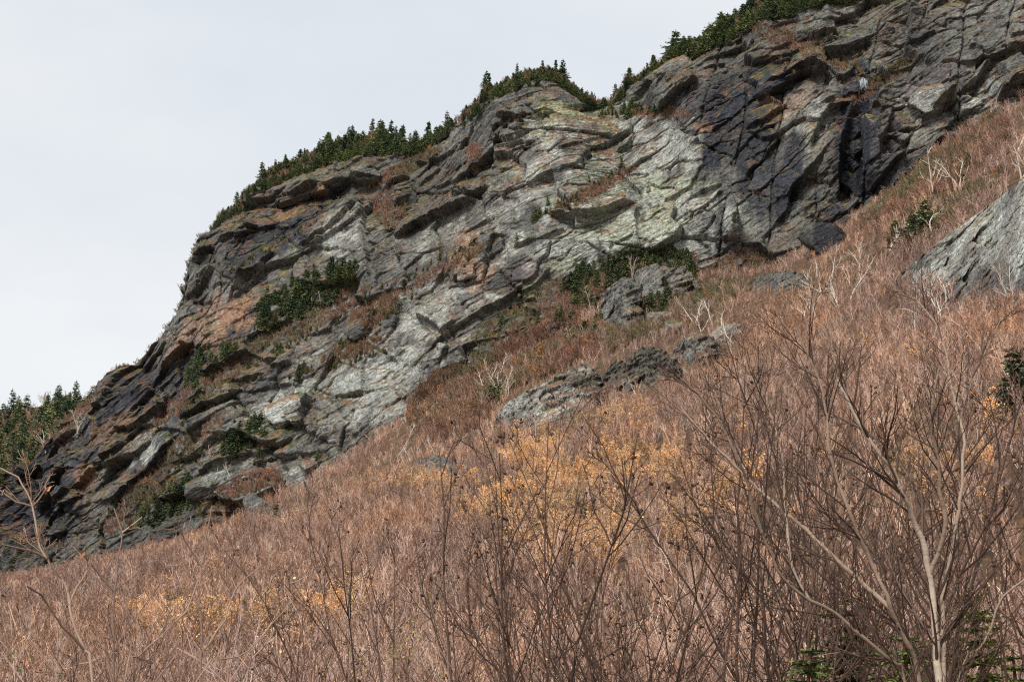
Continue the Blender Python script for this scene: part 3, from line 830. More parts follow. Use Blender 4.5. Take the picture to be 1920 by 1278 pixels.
# ------------------------------------------------------------------ blocks that are part of the cliff
def surf(px, py, which='both', D=None):
    if D is not None: return at(px, py, D), D
    q = hit(px, py, which)
    if q is None: return at(px, py, 400), 400.0
    return q[0], float(q[0][1])
TRI = [((.80, -.1, .6), .42), ((-.86, -.1, .5), .40), ((0, -1, .25), .55), ((0, 0, -1), .55)]
SLAB = [((0, -.55, .84), .62), ((0, -1, -.1), .78)]
ROOF = [((0, -.45, .9), .55), ((0, -.97, .2), .68), ((0, -.3, -.95), .72)]
blocks = [(986,172,24,26,0,TRI,0,-.35),(984,200,58,30,-8,TRI,0,-.15),(1268,128,40,26,-32,SLAB,0,.25),(688,316,38,20,12,TRI,0,.05),(1530,48,44,20,-18,ROOF,0,.0),(1582,80,52,16,-22,ROOF,0,.05),
          (545,765,46,38,-20,ROOF,0,.3),(884,352,36,20,-18,ROOF,0,.1),(1205,165,34,22,-10,ROOF,0,-.1),(1690,60,30,50,-30,SLAB,0,-.2),(1470,150,46,18,-18,ROOF,0,.1),
          (1640,245,18,50,-6,SLAB,0,.1),(870,508,20,22,-10,ROOF,0,.1),(676,612,26,22,-35,ROOF,0,.1),(1750,180,60,40,-22,SLAB,0,.2),(1900,120,30,26,-30,ROOF,0,-.2),(405,770,60,16,-25,ROOF,0,0),
          (765,372,16,28,-10,SLAB,0,-.4),(378,478,24,16,-30,ROOF,0,-.35),(450,432,44,12,-14,ROOF,0,-.05),(565,366,48,14,-22,ROOF,0,-.1),(1010,225,40,12,-8,ROOF,0,.1),(960,245,26,14,-10,ROOF,0,-.05),
          (1300,165,34,18,-35,ROOF,0,-.1),(240,730,24,14,-40,ROOF,0,-.1),(200,745,18,16,-40,ROOF,0,-.3),(330,610,16,12,-40,ROOF,0,-.2),(1830,60,50,22,-25,ROOF,0,-.05),(100,865,30,16,-30,ROOF,0,-.2),
          (560,840,30,24,-30,ROOF,0,.1),(610,560,30,12,-25,ROOF,0,.1),(800,300,20,8,-15,ROOF,0,-.1),(1420,130,30,14,-20,ROOF,0,0)]
for i, (px, py, hw, hh_, roll, pl, dd, tone) in enumerate(blocks):
    c, D = surf(px, py, 'c')
    mpx = D * PXS
    dep = max(hw, hh_) * .8 * mpx
    c = c + np.array((0, dep * .45, 0))
    obj('rock_block', rock_mesh('rock_block', c, (hw * mpx * 1.15, dep, hh_ * mpx * 1.15), 400 + i, 22, (0, math.radians(roll), 0), pl, 8, .08, .8, tone), None, cliff)

# ------------------------------------------------------------------ outcrops and boulders standing in the brush
rocks = [('boulder',1025,795,44,20,-24,SLAB,318,18,.55,'pale blue grey boulder half buried in tan brush below the layered outcrop','boulder'),
 ('boulder',1362,628,36,18,-34,SLAB,334,18,.50,'long pale boulder lying on the brush line under the dark wall','boulder'),
 ('boulder',1282,702,20,12,-10,SLAB,330,14,.65,'small whitish boulder at the lower end of the rubble','boulder'),
 ('boulder',1266,616,18,16,0,ROOF,366,14,.45,'square pale grey boulder above the rubble','boulder'),
 ('boulder',1236,598,20,12,-8,SLAB,372,14,.35,'flat topped grey boulder beside the terrace spruces','boulder'),
 ('boulder',1598,350,26,24,-20,[((-.3,-.7,.65),.7)],372,16,.25,'rounded grey boulder lodged at the mouth of the black chimney','boulder'),
 ('boulder',1556,445,34,40,-50,SLAB,374,22,-.4,'slick blue black slab at the foot of the right hand wall','boulder'),
 ('boulder',478,952,22,26,-38,SLAB,422,20,.0,'leaning grey slab at the bottom of the left cliff','boulder'),
 ('boulder',562,905,30,26,-30,SLAB,424,20,.0,'blocky pale boulder beside a black crack low on the cliff','boulder'),
 ('rock_outcrop',400,905,48,26,-20,ROOF,440,22,-.1,'grey knobbly outcrop among the low left birches','outcrop'),
 ('boulder',1660,385,18,10,-20,SLAB,368,12,.15,'small dark boulder under the right hand wall','boulder'),
 ('rock_outcrop',812,868,22,16,-12,ROOF,345,14,.3,'small light grey rock showing through brush under the cliff toe','outcrop')]
FACE = [((-.1, -.82, .56), .58), ((0, -1, -.05), .74)]
ROCKS = []
for i, (nm, px, py, hw, hh_, roll, pl, D, m, tone, label, cat) in enumerate(rocks):
    k = hit(px, py + .55 * hh_)
    g = k[0] if k is not None else at(px, py, D)
    D = float(g[1]); mpx = D * PXS
    dep = min(hw, hh_ * 1.7) * mpx
    c = at(px, py, D + dep * .35)
    tag(obj(nm, rock_mesh(nm, c, (hw * mpx * 1.2, dep, hh_ * mpx * 1.45), 700 + i, m, (0, math.radians(roll), 0), FACE if pl is SLAB else pl, 9, .09, .9, tone, True)), label, cat)
crags = [('rock_slab',[(1688,512),(1740,468),(1800,424),(1860,378),(1925,330),(2010,270)],[(1700,535),(1755,568),(1815,582),(1875,590),(1940,590),(2010,560)],1.2,170,110,.3,1.0,'huge pale grey tilted rock slab with a long crack at the right edge','rock slab'),
 ('rock_outcrop',[(930,780),(952,752),(985,735),(1030,712),(1068,690),(1100,684),(1122,700),(1135,722)],[(932,800),(960,808),(1000,810),(1040,806),(1080,790),(1105,772),(1122,760),(1140,745)],1.5,110,60,.1,.9,'grey layered outcrop rising from red brown brush left of the gully','outcrop'),
 ('rock_outcrop',[(1126,575),(1138,540),(1165,520),(1190,524),(1202,545),(1206,580)],[(1124,612),(1150,620),(1175,622),(1192,618),(1200,612),(1208,602)],1.5,60,60,.0,.35,'upright fractured outcrop below the green terrace trees','outcrop'),
 ('rock_outcrop',[(1130,702),(1150,678),(1180,668),(1205,648),(1240,652),(1268,672),(1280,692)],[(1130,728),(1160,735),(1190,735),(1220,730),(1245,726),(1265,722),(1284,712)],1.9,80,50,-.12,.5,'dark broken ledge right of the layered outcrop','outcrop'),
 ('rock_outcrop',[(1262,660),(1280,638),(1310,622),(1335,628),(1350,645)],[(1262,685),(1285,694),(1310,690),(1335,680),(1352,665)],1.9,60,40,.0,.6,'dark rubbly ledge above the small whitish boulder','outcrop'),
 ('rock_outcrop',[(1405,530),(1425,514),(1450,511),(1480,507),(1505,513),(1520,524)],[(1405,540),(1430,546),(1455,546),(1480,544),(1505,540),(1522,534)],1.6,60,40,.0,.4,'thin bedded ledge stack at the head of the talus','outcrop'),
 ('rock_outcrop',[(1180,535),(1195,505),(1225,492),(1255,502),(1285,498),(1310,530)],[(1180,560),(1205,566),(1230,568),(1260,566),(1290,562),(1314,556)],1.5,70,50,.1,.45,'pale rounded knob among the terrace birches','outcrop'),
 ('rock_outcrop',[(760,872),(785,858),(815,850),(845,860),(860,880)],[(760,892),(790,900),(815,902),(840,900),(862,894)],1.5,50,36,.1,.5,'small grey outcrop in brush below the central cliff toe','outcrop')]
for i, (nm, tp_, bt_, rl, nu_, nv_, tone, lean, label, cat) in enumerate(crags):
    tag(obj(nm, outcrop_mesh(nm, tp_, bt_, 820 + 11 * i, rl, nu_, nv_, tone, None, lean)), label, cat)
    tp_, bt_ = np.array(tp_), np.array(bt_); c_ = (tp_.mean(0) + bt_.mean(0)) / 2
    kq = hit(*bt_.mean(0))
    if i in (0, 1, 2, 3, 6): ROCKS.append((c_[0], c_[1] + 6, np.ptp(tp_[:, 0]) * .5, (bt_[:, 1].mean() - tp_[:, 1].mean()) * .55 + 4, -math.degrees(math.atan2(tp_[0, 1] - tp_[-1, 1], tp_[-1, 0] - tp_[0, 0])) , float(kq[0][1])))
# ice in the gully
ia = Acc(); rr = np.random.default_rng(5)
c0, D0 = surf(1617, 158)
mpx = D0 * PXS
m_ice, n_, l_, b_ = new_mat('blue_white_ice'); b_.inputs['Base Color'].default_value = (.36, .42, .47, 1); b_.inputs['Roughness'].default_value = .25
for k in range(7):
    x = (k - 3) * 2.2
    q = np.array([c0 + np.array((x * mpx + rr.normal(0, .1), -1.3 - .1 * abs(k - 3), (9 - abs(k - 3) * 2 - z) * mpx)) for z in (0, 5, 11, 17 + rr.uniform(0, 5))])
    ia.tube(q, np.array((.08, .14, .10, .02)), 6, 1)
tag(obj('icicle_cluster', ia.mesh('icicle_cluster', True), m_ice), 'bluish white ice clinging to a ledge above the black chimney', 'ice')

# ------------------------------------------------------------------ conifers
def conifer_meshes(seed, H, wid, levels, ragged, dens=1.0, mat=M_SPRUCE, base=.08, lk=.78):
    r = np.random.default_rng(seed)
    tr = Acc(); tp = limb(r, (0, 0, -.3), (0, 0, 1), H + .3, 8, .03, .1); tp[:, :2] -= tp[0, :2]
    tr.tube(tp, np.linspace(.024 * H, .004 * H, 8), 6, .5)
    cr_ = Acc(); Cc, Ax, Ay, Sh = [], [], [], []
    for k in range(levels):
        f = (k + r.uniform(-.3, .3)) / levels; z = H * (base + (1 - base) * np.clip(f, 0, .99))
        R = wid * (1 - f) ** .75 * r.uniform(1 - ragged, 1 + ragged * .6) + .05
        nb = max(4, int((9 - 4 * f) * dens)); a0 = r.uniform(0, 6.28)
        cx, cy = np.interp(z, tp[:, 2], tp[:, 0]), np.interp(z, tp[:, 2], tp[:, 1])
        for j in range(nb):
            if r.random() < ragged * .35: continue
            an = a0 + j * 6.283 / nb + r.normal(0, .25); L = R * r.uniform(.65, 1.15)
            d = np.array((math.cos(an), math.sin(an), r.uniform(-.35, .12))); sd = np.array((-math.sin(an), math.cos(an), 0))
            ns = max(2, int(L / (.13 * H ** .5 * lk)))
            shb = r.uniform(0, 1)
            for q in range(ns):
                t = (q + .6) / ns
                pos = np.array((cx, cy, z)) + d * L * t + np.array((0, 0, .12 * L * t * t))
                for sgn in (-1, 1):
                    ax = unit(d * .7 + sd * sgn * r.uniform(.3, 1.0) + r.normal(0, .22, 3)) * (.16 * H ** .5 * lk) * (1.15 - .45 * t)
                    ay = unit(cross3(ax, (r.normal(0, .5), r.normal(0, .5), 1))) * np.linalg.norm(ax) * .5
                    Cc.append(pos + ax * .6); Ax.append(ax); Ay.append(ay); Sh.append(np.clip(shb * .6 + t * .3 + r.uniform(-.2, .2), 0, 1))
    top = tp[-1]
    for j in range(5):
        ax = unit(r.normal(0, .4, 3) + np.array((0, 0, 1.0))) * .07 * H ** .7 * min(1, lk * 2); Cc.append(top - (0, 0, .02)); Ax.append(ax); Ay.append(unit(np.cross(ax, r.normal(0, 1, 3))) * .025 * H ** .7 * min(1, lk * 2)); Sh.append(.6)
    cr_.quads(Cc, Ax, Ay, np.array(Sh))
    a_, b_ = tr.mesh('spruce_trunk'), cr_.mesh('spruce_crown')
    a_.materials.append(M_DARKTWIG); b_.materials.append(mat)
    return a_, b_
SPR = [conifer_meshes(900 + i, 5.0, w_, lv, rg) for i, (w_, lv, rg) in enumerate([(1.35,15,.25),(1.05,17,.35),(1.65,14,.3),(.9,16,.45),(1.3,13,.5),(1.8,12,.4)])]
SHR = [conifer_meshes(930 + i, 3.0, w_, lv + 3, rg, 1.5, M_SPRUCE, .02) for i, (w_, lv, rg) in enumerate([(1.5,9,.35),(1.2,10,.45),(1.8,8,.4)])]
FIRS = [conifer_meshes(950 + i, 3.0, w_, 30, .4, 1.9, M_FIR, .03, .15) for i, w_ in enumerate((.9, 1.15))]
prng = np.random.default_rng(77)
def plant(name, meshes, names, loc, s, label, cat, group=None, tilt=.05):
    e = empty(name, loc, prng.uniform(0, 6.28), s, (prng.normal(0, tilt), prng.normal(0, tilt)))
    tag(e, label, cat, group)
    for m, nm in zip(meshes, names):
        o = obj(nm, m, None, e)
        if nm == 'branches': o['kind'] = 'stuff'
    return e
def spruce(loc, h, label, group=None, kind=None, cat='spruce tree', name='spruce_tree'):
    if kind is None: kind = SPR[prng.integers(0, len(SPR))]; H = 5.0
    else: H = 3.0
    return plant(name, kind, ('trunk', 'crown'), loc, h / H, label, cat, group)
TOPX = to_px(PV[NT - 1])[0]
def cap_pt(px, k):
    j = int(np.argmin(np.abs(TOPX - px))); return PV[NT - 1 + k, j]
thicket = []                                       # further small evergreens that merge into one mass
def skyline(n, x0, x1, kmax, h0, h1, label, group, extra=1.6):
    xs = np.linspace(x0, x1, n) + prng.normal(0, (x1 - x0) / n * .5, n)
    for x in xs:
        k = int(prng.integers(0, kmax)); hq = h0 * .7 + (h1 * 1.45 - h0 * .7) * prng.random() ** 1.7
        if prng.random() < .38: spruce(cap_pt(x, k) - (0, 0, .15), hq * .8, label, group, SHR[prng.integers(0, 3)])
        else: spruce(cap_pt(x, k) - (0, 0, .1), hq, label, group)
    for _ in range(int(n * extra * 4.5)):
        thicket.append((*cap_pt(prng.uniform(x0, x1), int(prng.integers(-14, kmax + 2))), prng.uniform(.35, 1.15) * h0))
skyline(30, 402, 600, 11, 2.2, 4.4, 'small dark spruce leaning along the skyline above the left cliff shoulder', 'spruces on the left shoulder skyline', 2.6)
skyline(42, 590, 850, 15, 3.6, 6.2, 'dark spruce in the dense skyline wood left of the central summit', 'spruces in the wood left of the summit', 1.8)
skyline(38, 868, 1112, 13, 2.4, 4.2, 'stunted spruce on the rounded central summit', 'spruces on the central summit', 2.4)
skyline(10, 1118, 1240, 9, 2.2, 4.0, 'small spruce in the notch between summit and right hand crag', 'spruces in the skyline notch', 2.0)
skyline(40, 1262, 1640, 17, 4.2, 7.4, 'tall dark spruce on the skyline above the right hand wall', 'spruces above the right hand wall', 2.2)
spruce(cap_pt(1055, 5), 6.3, 'tallest spire shaped spruce on the central summit')
spruce(cap_pt(1040, 6), 4.9, 'second tallest slim spruce on the summit left of the spire')
spruce(cap_pt(835, 6), 6.6, 'pointed spruce at the right end of the left skyline wood')
for _ in range(36):
    f = prng.uniform(.05, .74); j = prng.integers(20, 59); i = int(f * 25)
    spruce(hr[i, j], prng.uniform(7, 12), 'distant blue green spruce on the far left hill', 'spruces on the far left hill')
for _ in range(420):
    thicket.append((*(hr[int(prng.uniform(.02, .75) * 25), prng.integers(18, 59)] + prng.normal(0, 1.5, 3) * (1, 1, 0)), prng.uniform(4, 8)))
def blob_px(n, cx, cy, rx, ry, rot):
    t = np.sqrt(prng.random(n)); a_ = prng.uniform(0, 6.283, n)
    x, y = t * np.cos(a_) * rx, t * np.sin(a_) * ry
    c, s = math.cos(math.radians(rot)), math.sin(math.radians(rot))
    return np.stack([cx + x * c + y * s, cy - x * s + y * c], -1)
def grove(n, q, h0, h1, label, group, bushy=.5, extra=5):
    for px, py in blob_px(n, *q):
        k = hit(px, py)
        if k is None: continue
        if prng.random() < bushy: spruce(k[0] - (0, 0, .2), prng.uniform(h0, h1) * 1.1, label, group, SHR[prng.integers(0, 3)])
        else: spruce(k[0] - (0, 0, .2), prng.uniform(h0, h1) * 1.3, label, group)
    for px, py in blob_px(int(n * extra), *q):
        k = hit(px, py)
        if k is not None: thicket.append((*k[0], prng.uniform(.7, 1.2) * h0))
grove(26, (575, 560, 110, 34, 28), 3.2, 5.6, 'green spruce on the long wooded ledge of the left cliff', 'spruces on the long left ledge')
grove(34, (1190, 535, 125, 66, 10), 2.8, 5.2, 'green spruce on the terrace below the pale central slab', 'spruces on the central terrace', .4, 5)
grove(9, (390, 690, 60, 28, 30), 2.6, 4.2, 'low spruce on the middle left ledge under the orange stain', 'spruces on the middle left ledge')
grove(9, (455, 825, 55, 26, 40), 2.6, 4.2, 'low spruce on the ledge left of the blocky lower buttress', 'spruces left of the lower buttress')
grove(12, (320, 950, 70, 28, 30), 2.6, 4.2, 'dark low spruce clump at the bottom of the far left cliff', 'spruces at the left cliff bottom')
grove(5, (565, 705, 26, 14, 10), 1.6, 2.8, 'small spruce on the ledge in the middle of the lower cliff', 'spruces on the mid lower ledge', .6, 2)
grove(8, (1175, 212, 60, 10, 5), 1.6, 3.0, 'small bright spruce on the grassy shelf beneath the skyline notch', 'spruces on the shelf under the notch', .7, 3)
grove(6, (905, 765, 40, 30, 20), 2.4, 4.5, 'spruce half hidden in brush below the central cliff', 'spruces in the brush below the cliff', .3, 1)
grove(6, (1075, 625, 70, 30, 20), 2.6, 4.6, 'spruce on the brushy slope left of the upright outcrop', 'spruces left of the upright outcrop', .4, 4)
grove(7, (1790, 385, 90, 18, 37), 1.6, 3.0, 'low spruce among white birches above the right hand slab', 'spruces above the right hand slab', .7, 2)
solo = [(1000,418,4.4,'dark spruce pair on the central slab ledge, left'),(1010,412,3.6,'dark spruce pair on the central slab ledge, right'),(826,487,4.0,'lone bushy spruce in the middle of the cliff left of centre'),
 (937,622,4.8,'lone conical spruce at the foot of the pale central slab'),(970,455,2.8,'small spruce above the pink stained rib'),(1008,610,4.0,'spruce right of the lone conical one at the slab foot'),
 (1050,605,4.6,'spruce beside a white dead birch at the slab foot'),(1028,385,2.6,'tiny spruce on the grassy diagonal ledge'),(1105,345,2.6,'tiny spruce high on the grassy diagonal ledge'),
 (1165,318,3.6,'spruce beside the dark notch of the pale slab'),(517,985,5.4,'lone dark spruce standing in brush below the left cliff'),(484,872,5.6,'slim dark spruce against the lower left buttress'),
 (790,722,3.4,'spruce at the toe of the lower pale slab'),(595,862,3.6,'spruce in the corner right of the blocky lower buttress'),(425,958,3.4,'bushy spruce low on the left cliff beside the leaning slab'),
 (1410,628,2.4,'tiny spruce alone above the talus brush'),(508,945,3.4,'narrow spruce just above the lone dark spruce'),(735,575,2.6,'small spruce on the mossy diagonal ledge')]
for px, py, h_, lb in solo:
    k = hit(px, py)
    if k is not None: spruce(k[0] - (0, 0, .2), h_, lb)
for px, py, h_, lb in [(1708,462,6.8,'large bushy spruce on the right slope left of the slab'),(1732,440,7.2,'largest bushy spruce on the right slope beside white birches'),(1818,318,4.2,'spruce among birches near the right edge'),(1675,452,4.6,'smaller spruce left of the large bushy pair')]:
    k = hit(px, py)
    spruce(k[0] - (0, 0, .3), h_, lb, None, SHR[prng.integers(0, 3)])

# ------------------------------------------------------------------ bare white birches
def birch_meshes(seed, H, nl, crook, up=.10, multi=1):
    r = np.random.default_rng(seed); tr, lb = Acc(), Acc()
    for q in range(multi):
        an = r.uniform(0, 6.28); ln = .12 + .25 * q
        t = limb(r, (.1 * q, 0, -.3), (math.cos(an) * ln, math.sin(an) * ln, 1), H * r.uniform(.85, 1.0), 9, crook, .05)
        ra = .021 * H * (1 if q == 0 else .75)
        tr.tube(t, np.linspace(ra, .003 * H, 9), 6, r.uniform(.8, 1))
        for i in range(nl):
            f = r.uniform(.3, .95); p, d = along(t, f)
            L = H * .38 * (1.25 - .8 * f) * r.uniform(.6, 1.15)
            s = limb(r, p, side_dir(r, d, r.uniform(.5, 1.0)), L, 6, crook * 1.5, up)
            rb = ra * .45 * (1.2 - .7 * f)
            lb.tube(s, np.linspace(rb, max(rb * .3, .015), 6), 4, r.uniform(.75, 1))
            twigs(r, lb, s, rb * .5, L * .45, 1, 4, 3, sh=(.3, .9), rmin=.009, wob=.2)
    a_, b_ = tr.mesh('birch_trunk', True), lb.mesh('birch_limbs')
    a_.materials.append(M_BIRCH); b_.materials.append(M_BIRCH)
    return a_, b_
BIR = [birch_meshes(1000 + i, 6.0, n_l, ck, up, mu) for i, (n_l, ck, up, mu) in enumerate([(9,.10,.12,1),(7,.16,.06,1),(8,.12,.1,2),(5,.20,.02,1),(7,.14,.08,2)])]
def birch(px, py, h_, label, group=None, which='both'):
    k = hit(px, py, which)
    if k is None: return
    plant('birch_tree', BIR[prng.integers(0, len(BIR))], ('trunk', 'branches'), k[0] - (0, 0, .2), 1.2 * h_ / 6.0, label, 'birch tree', group, .16)
for px, py, h_, lb in [(1905,288,11,'big spreading white birch near the right edge'),(1750,372,10,'fan shaped white birch in front of the right hand wall'),(1800,355,8,'slim white birch between the two big spreading birches'),
 (1822,368,6,'low bent birch on top of the right hand slab'),(1915,335,7,'thin birch at the right edge above the slab'),(1745,445,7,'short crooked birch at the upper corner of the slab'),(1668,470,7,'pale birch left of the big bushy spruces')]:
    birch(px, py, h_, lb)
for n_, q, h0, h1, lb, gp in [(9,(1560,560,70,40,35),5,9,'pale dead birch stem in the talus brush left of the slab','birches in the talus brush left of the slab'),
 (8,(1800,600,110,40,0),5,8,'thin pale birch in brush in front of the right hand slab','birches in front of the right hand slab'),
 (9,(1180,560,80,50,10),3,5.5,'small white birch among the central terrace spruces','birches on the central terrace'),
 (8,(920,740,60,40,25),4,7,'pale birch in brush left of the layered outcrop','birches left of the layered outcrop'),
 (6,(800,850,60,40,0),4,6.5,'bare pale tree under the toe of the central cliff','bare trees under the cliff toe'),
 (6,(620,575,50,20,25),3,5,'thin birch on the long wooded ledge','birches on the long left ledge'),
 (6,(430,860,50,30,35),3,5.5,'white birch on the low left ledges','birches on the low left ledges'),
 (7,(1330,640,60,60,30),4,6.5,'pale birch beside the gully rubble','birches beside the gully rubble'),
 (6,(100,830,60,16,20),6,9,'white birch on the far left hill','birches on the far left hill'),
 (5,(690,590,30,16,30),2.5,4,'leaning birch on the mossy diagonal ledge','birches on the mossy ledge')]:
    for px, py in blob_px(n_, *q): birch(px, py, prng.uniform(h0, h1), lb, gp)
for x, k in ((780,5),(792,7),(805,4),(640,8),(700,6)):
    plant('birch_tree', BIR[prng.integers(0, 5)], ('trunk', 'branches'), cap_pt(x, k), prng.uniform(.8, 1.1), 'white stemmed birch in the skyline wood left of the summit', 'birch tree', 'birches in the skyline wood', .1)

# ------------------------------------------------------------------ brush that reads as one mass
FARB = [bush_mesh('brush_form', 1100 + i, 4.4, 5, 6, 4, .050, .65, 14, M_TWIG, M_GOLD, .045, rmin=.014, wob=.14) for i in range(9)]
PALEB = [bush_mesh('pale_sapling_form', 1130 + i, 4.8, 3, 6, 3, .06, .55, 0, M_BIRCH, rmin=.016, wob=.17) for i in range(5)]
GOLDB = [bush_mesh('golden_brush_form', 1150 + i, 3.6, 6, 7, 5, .035, .75, 1000, M_TWIG, M_GOLD, .065, rmin=.012) for i in range(3)]
HEATH = [bush_mesh('heath_form', 1170 + i, 1.15, 10, 6, 3, .020, .9, 0, M_HEATH, rmin=.010) for i in range(4)]
RUSTB = [bush_mesh('rust_leaf_form', 1190 + i, 1.4, 7, 5, 3, .014, .7, 160, M_HEATH, M_RUST, .05, rmin=.006) for i in range(2)]
NEARB = [bush_mesh('near_brush_form', 1210 + i, 4.6, 6, 9, 6, .024, .5, 40, M_TWIG, M_GOLD, .028, rmin=.0045, wob=.12) for i in range(6)]
foot = cr(np.linspace(-240, 2240, 400), B)
fo = np.argsort(foot[:, 0])
def foot_y(x): return np.interp(x, foot[fo, 0], foot[fo, 1])
def wedge(n, y0, y1, spread=.36):
    y = np.sqrt(prng.uniform(y0 ** 2, y1 ** 2, n)); x = prng.uniform(-spread, spread, n) * y
    ok = y < foot_y(x) + 3
    x, y = x[ok], y[ok]
    return np.stack([x, y, ground_z(x, y)], -1)
far = wedge(22500, 58, 470)
px_, py_ = to_px(far)
thin = np.ones(len(far), bool)
for qx, qy, hw, hh_, roll, D in ROCKS:
    thin &= ~((blob(px_, py_ - 8, qx, qy, hw * .72, hh_ * .6, -roll, hard=.3) > .5) & (far[:, 1] < D + 8) & (far[:, 1] > D - 4))
far = far[thin]; px_, py_ = px_[thin], py_[thin]
hsc = (0.45 + 0.6 * prng.random(len(far)) ** 1.5) * (1 + .40 * fbm(far / 16.0, 2, 620)) * (1 + .45 * fbm(far / 4.5, 2, 625)) * 1.08; hsc *= np.where(far[:, 1] > 330, .72, 1.0)
gold_q = [(1085,1040,140,50,5),(1000,862,80,44,10),(690,900,55,16,10),(340,1190,110,40,5),(1760,900,95,55,10),(1290,1030,70,30,0),(1890,820,60,30,0),(1190,900,130,60,0),(1400,960,120,40,0),(1000,960,160,60,0),(600,1180,140,40,0),(450,1230,200,40,0),(1150,800,80,30,10),(800,920,60,20,0),(1080,1000,120,40,0)]
gm = np.zeros(len(far))
gn = fbm(far / 9.0, 3, 610)
for q in gold_q: gm = np.maximum(gm, blob(px_, py_, *q, nz=.5 * gn, hard=.6))
isg = prng.random(len(far)) < gm * .85 + .015
pale = (~isg) & (prng.random(len(far)) < .075)
reg = ~(isg | pale)
K = 'stuff'
scatter('brush', far[reg], hsc[reg], FARB, 1, dict(kind=K, label='mauve brown leafless brush covering the talus slope', category='brush'))
scatter('golden_brush', far[isg], hsc[isg], GOLDB, 2, dict(kind=K, label='brush with dry golden leaves in patches on the slope', category='brush'))
scatter('pale_saplings', far[pale], hsc[pale] * .9, PALEB, 3, dict(kind=K, label='pale thin saplings mixed through the talus brush', category='saplings'))
near = wedge(1100, 22, 75, .40)
scatter('near_brush', near, .55 + .5 * prng.random(len(near)), NEARB, 4, dict(kind=K, label='dense bare twigs of the nearest brush', category='brush'))
# heath and grass on every ledge, shrubs in the gullies
nzv = N[:, 2].copy(); rows = rowid
cand = np.where((nzv > .62) & (rows > 70) & (rows < NT - 1) & (ca > -40) & (ca < 1960) & (cb > -20))[0]
sel = prng.choice(cand, min(2600, len(cand)), replace=False)
capi = np.where((rows >= NT - 1) & (rows < NT + 22) & (ca > -40) & (ca < 1960))[0]
sel2 = prng.choice(capi, 4200, replace=False)
heath = [np.c_[cliff_V[sel], prng.uniform(.45, 1.1, len(sel))], np.c_[cliff_V[sel2], prng.uniform(.8, 2.3, len(sel2))]]
hsh = []
for n_, q, s0, s1 in [(300,(700,588,60,22,38),.8,1.8),(160,(660,660,60,14,20),.7,1.4),(200,(760,318,80,12,28),.8,1.6),(140,(730,395,30,36,0),.7,1.5),(520,(1000,672,130,44,24),1.0,2.4),(420,(850,760,90,60,25),1.2,2.8),
   (260,(1110,360,90,12,28),.5,1.1),(240,(820,512,130,10,28),.5,1.1),(420,(1190,560,150,80,12),.8,1.8),(240,(1500,88,130,16,-22),.6,1.4),(200,(1660,150,80,14,35),.5,1.1),(220,(380,730,110,22,35),.7,1.5),(240,(330,850,120,18,38),.6,1.4),
   (220,(260,950,90,24,38),.7,1.5),(260,(450,930,90,30,25),.8,1.6),(160,(150,770,80,12,45),.5,1.2),(260,(580,600,130,22,28),.7,1.6),(120,(1650,400,60,12,38),.7,1.6),(600,(1760,330,170,40,38),.9,2.4),(260,(1280,560,90,60,0),.8,1.8),(120,(890,300,14,30,0),.6,1.2),(120,(1240,215,60,12,0),.6,1.2),(200,(1100,820,90,24,10),1,2),(420,(1010,600,150,50,28),.7,1.6),(300,(1380,520,80,40,20),.8,1.8),(260,(1790,398,120,14,37),.9,2.0),(240,(1120,640,110,30,15),.9,2)]:
    for x, y in blob_px(int(n_ * 1.4), *q):
        k = hit(x, y)
        if k is not None: hsh.append((*k[0], prng.uniform(s0, s1) * 1.25))
for q in [(450,640,120,10,35),(700,610,100,9,33),(560,640,110,8,28),(770,520,150,7,27),(330,880,120,9,38),(430,740,110,8,32),(1090,365,100,7,28),(640,680,110,8,15),(500,470,110,6,30),(240,930,90,9,38),(1660,140,70,6,32)]:
    for x, y in blob_px(80, *q):
        k = hit(x, y)
        if k is None: continue
        if prng.random() < .4: thicket.append((*k[0], prng.uniform(.7, 1.7)))
        else: hsh.append((*k[0], prng.uniform(.6, 1.4)))
hall = np.concatenate(heath + [np.array(hsh)])
isr = prng.random(len(hall)) < .05
scatter('ledge_heath', hall[~isr, :3], hall[~isr, 3], HEATH, 5, dict(kind=K, label='red brown heath and grass growing on the cliff ledges', category='heath'))
scatter('rust_leaved_shrubs', hall[isr, :3], hall[isr, 3], RUSTB, 6, dict(kind=K, label='rust leaved low shrubs scattered over the ledges', category='shrubs'))
th = np.array(thicket)
def joined(pair):
    o1, o2 = pair
    return o2
scatter('evergreen_thicket', th[:, :3], th[:, 3] / 3.0, [joined(q) for q in SHR], 7, dict(kind=K, label='dwarf evergreens merging into a dark mat between the spruces', category='thicket'))
hv = hr[2:20, 15:].reshape(-1, 3); hv = hv[prng.integers(0, len(hv), 700)] + prng.normal(0, 1.2, (700, 3)) * (1, 1, 0)
scatter('hill_brush', hv, prng.uniform(.8, 1.4, 700), FARB[:3], 8, dict(kind=K, label='bare brush between the spruces of the far left hill', category='brush'))

o = tag(obj('rowan_shrub', RUSTB[0]), 'single rust red leafy shrub high in the skyline wood left of the summit', 'shrub')
o.location = cap_pt(690, 8); o.scale = (3.2, 3.2, 3.6)
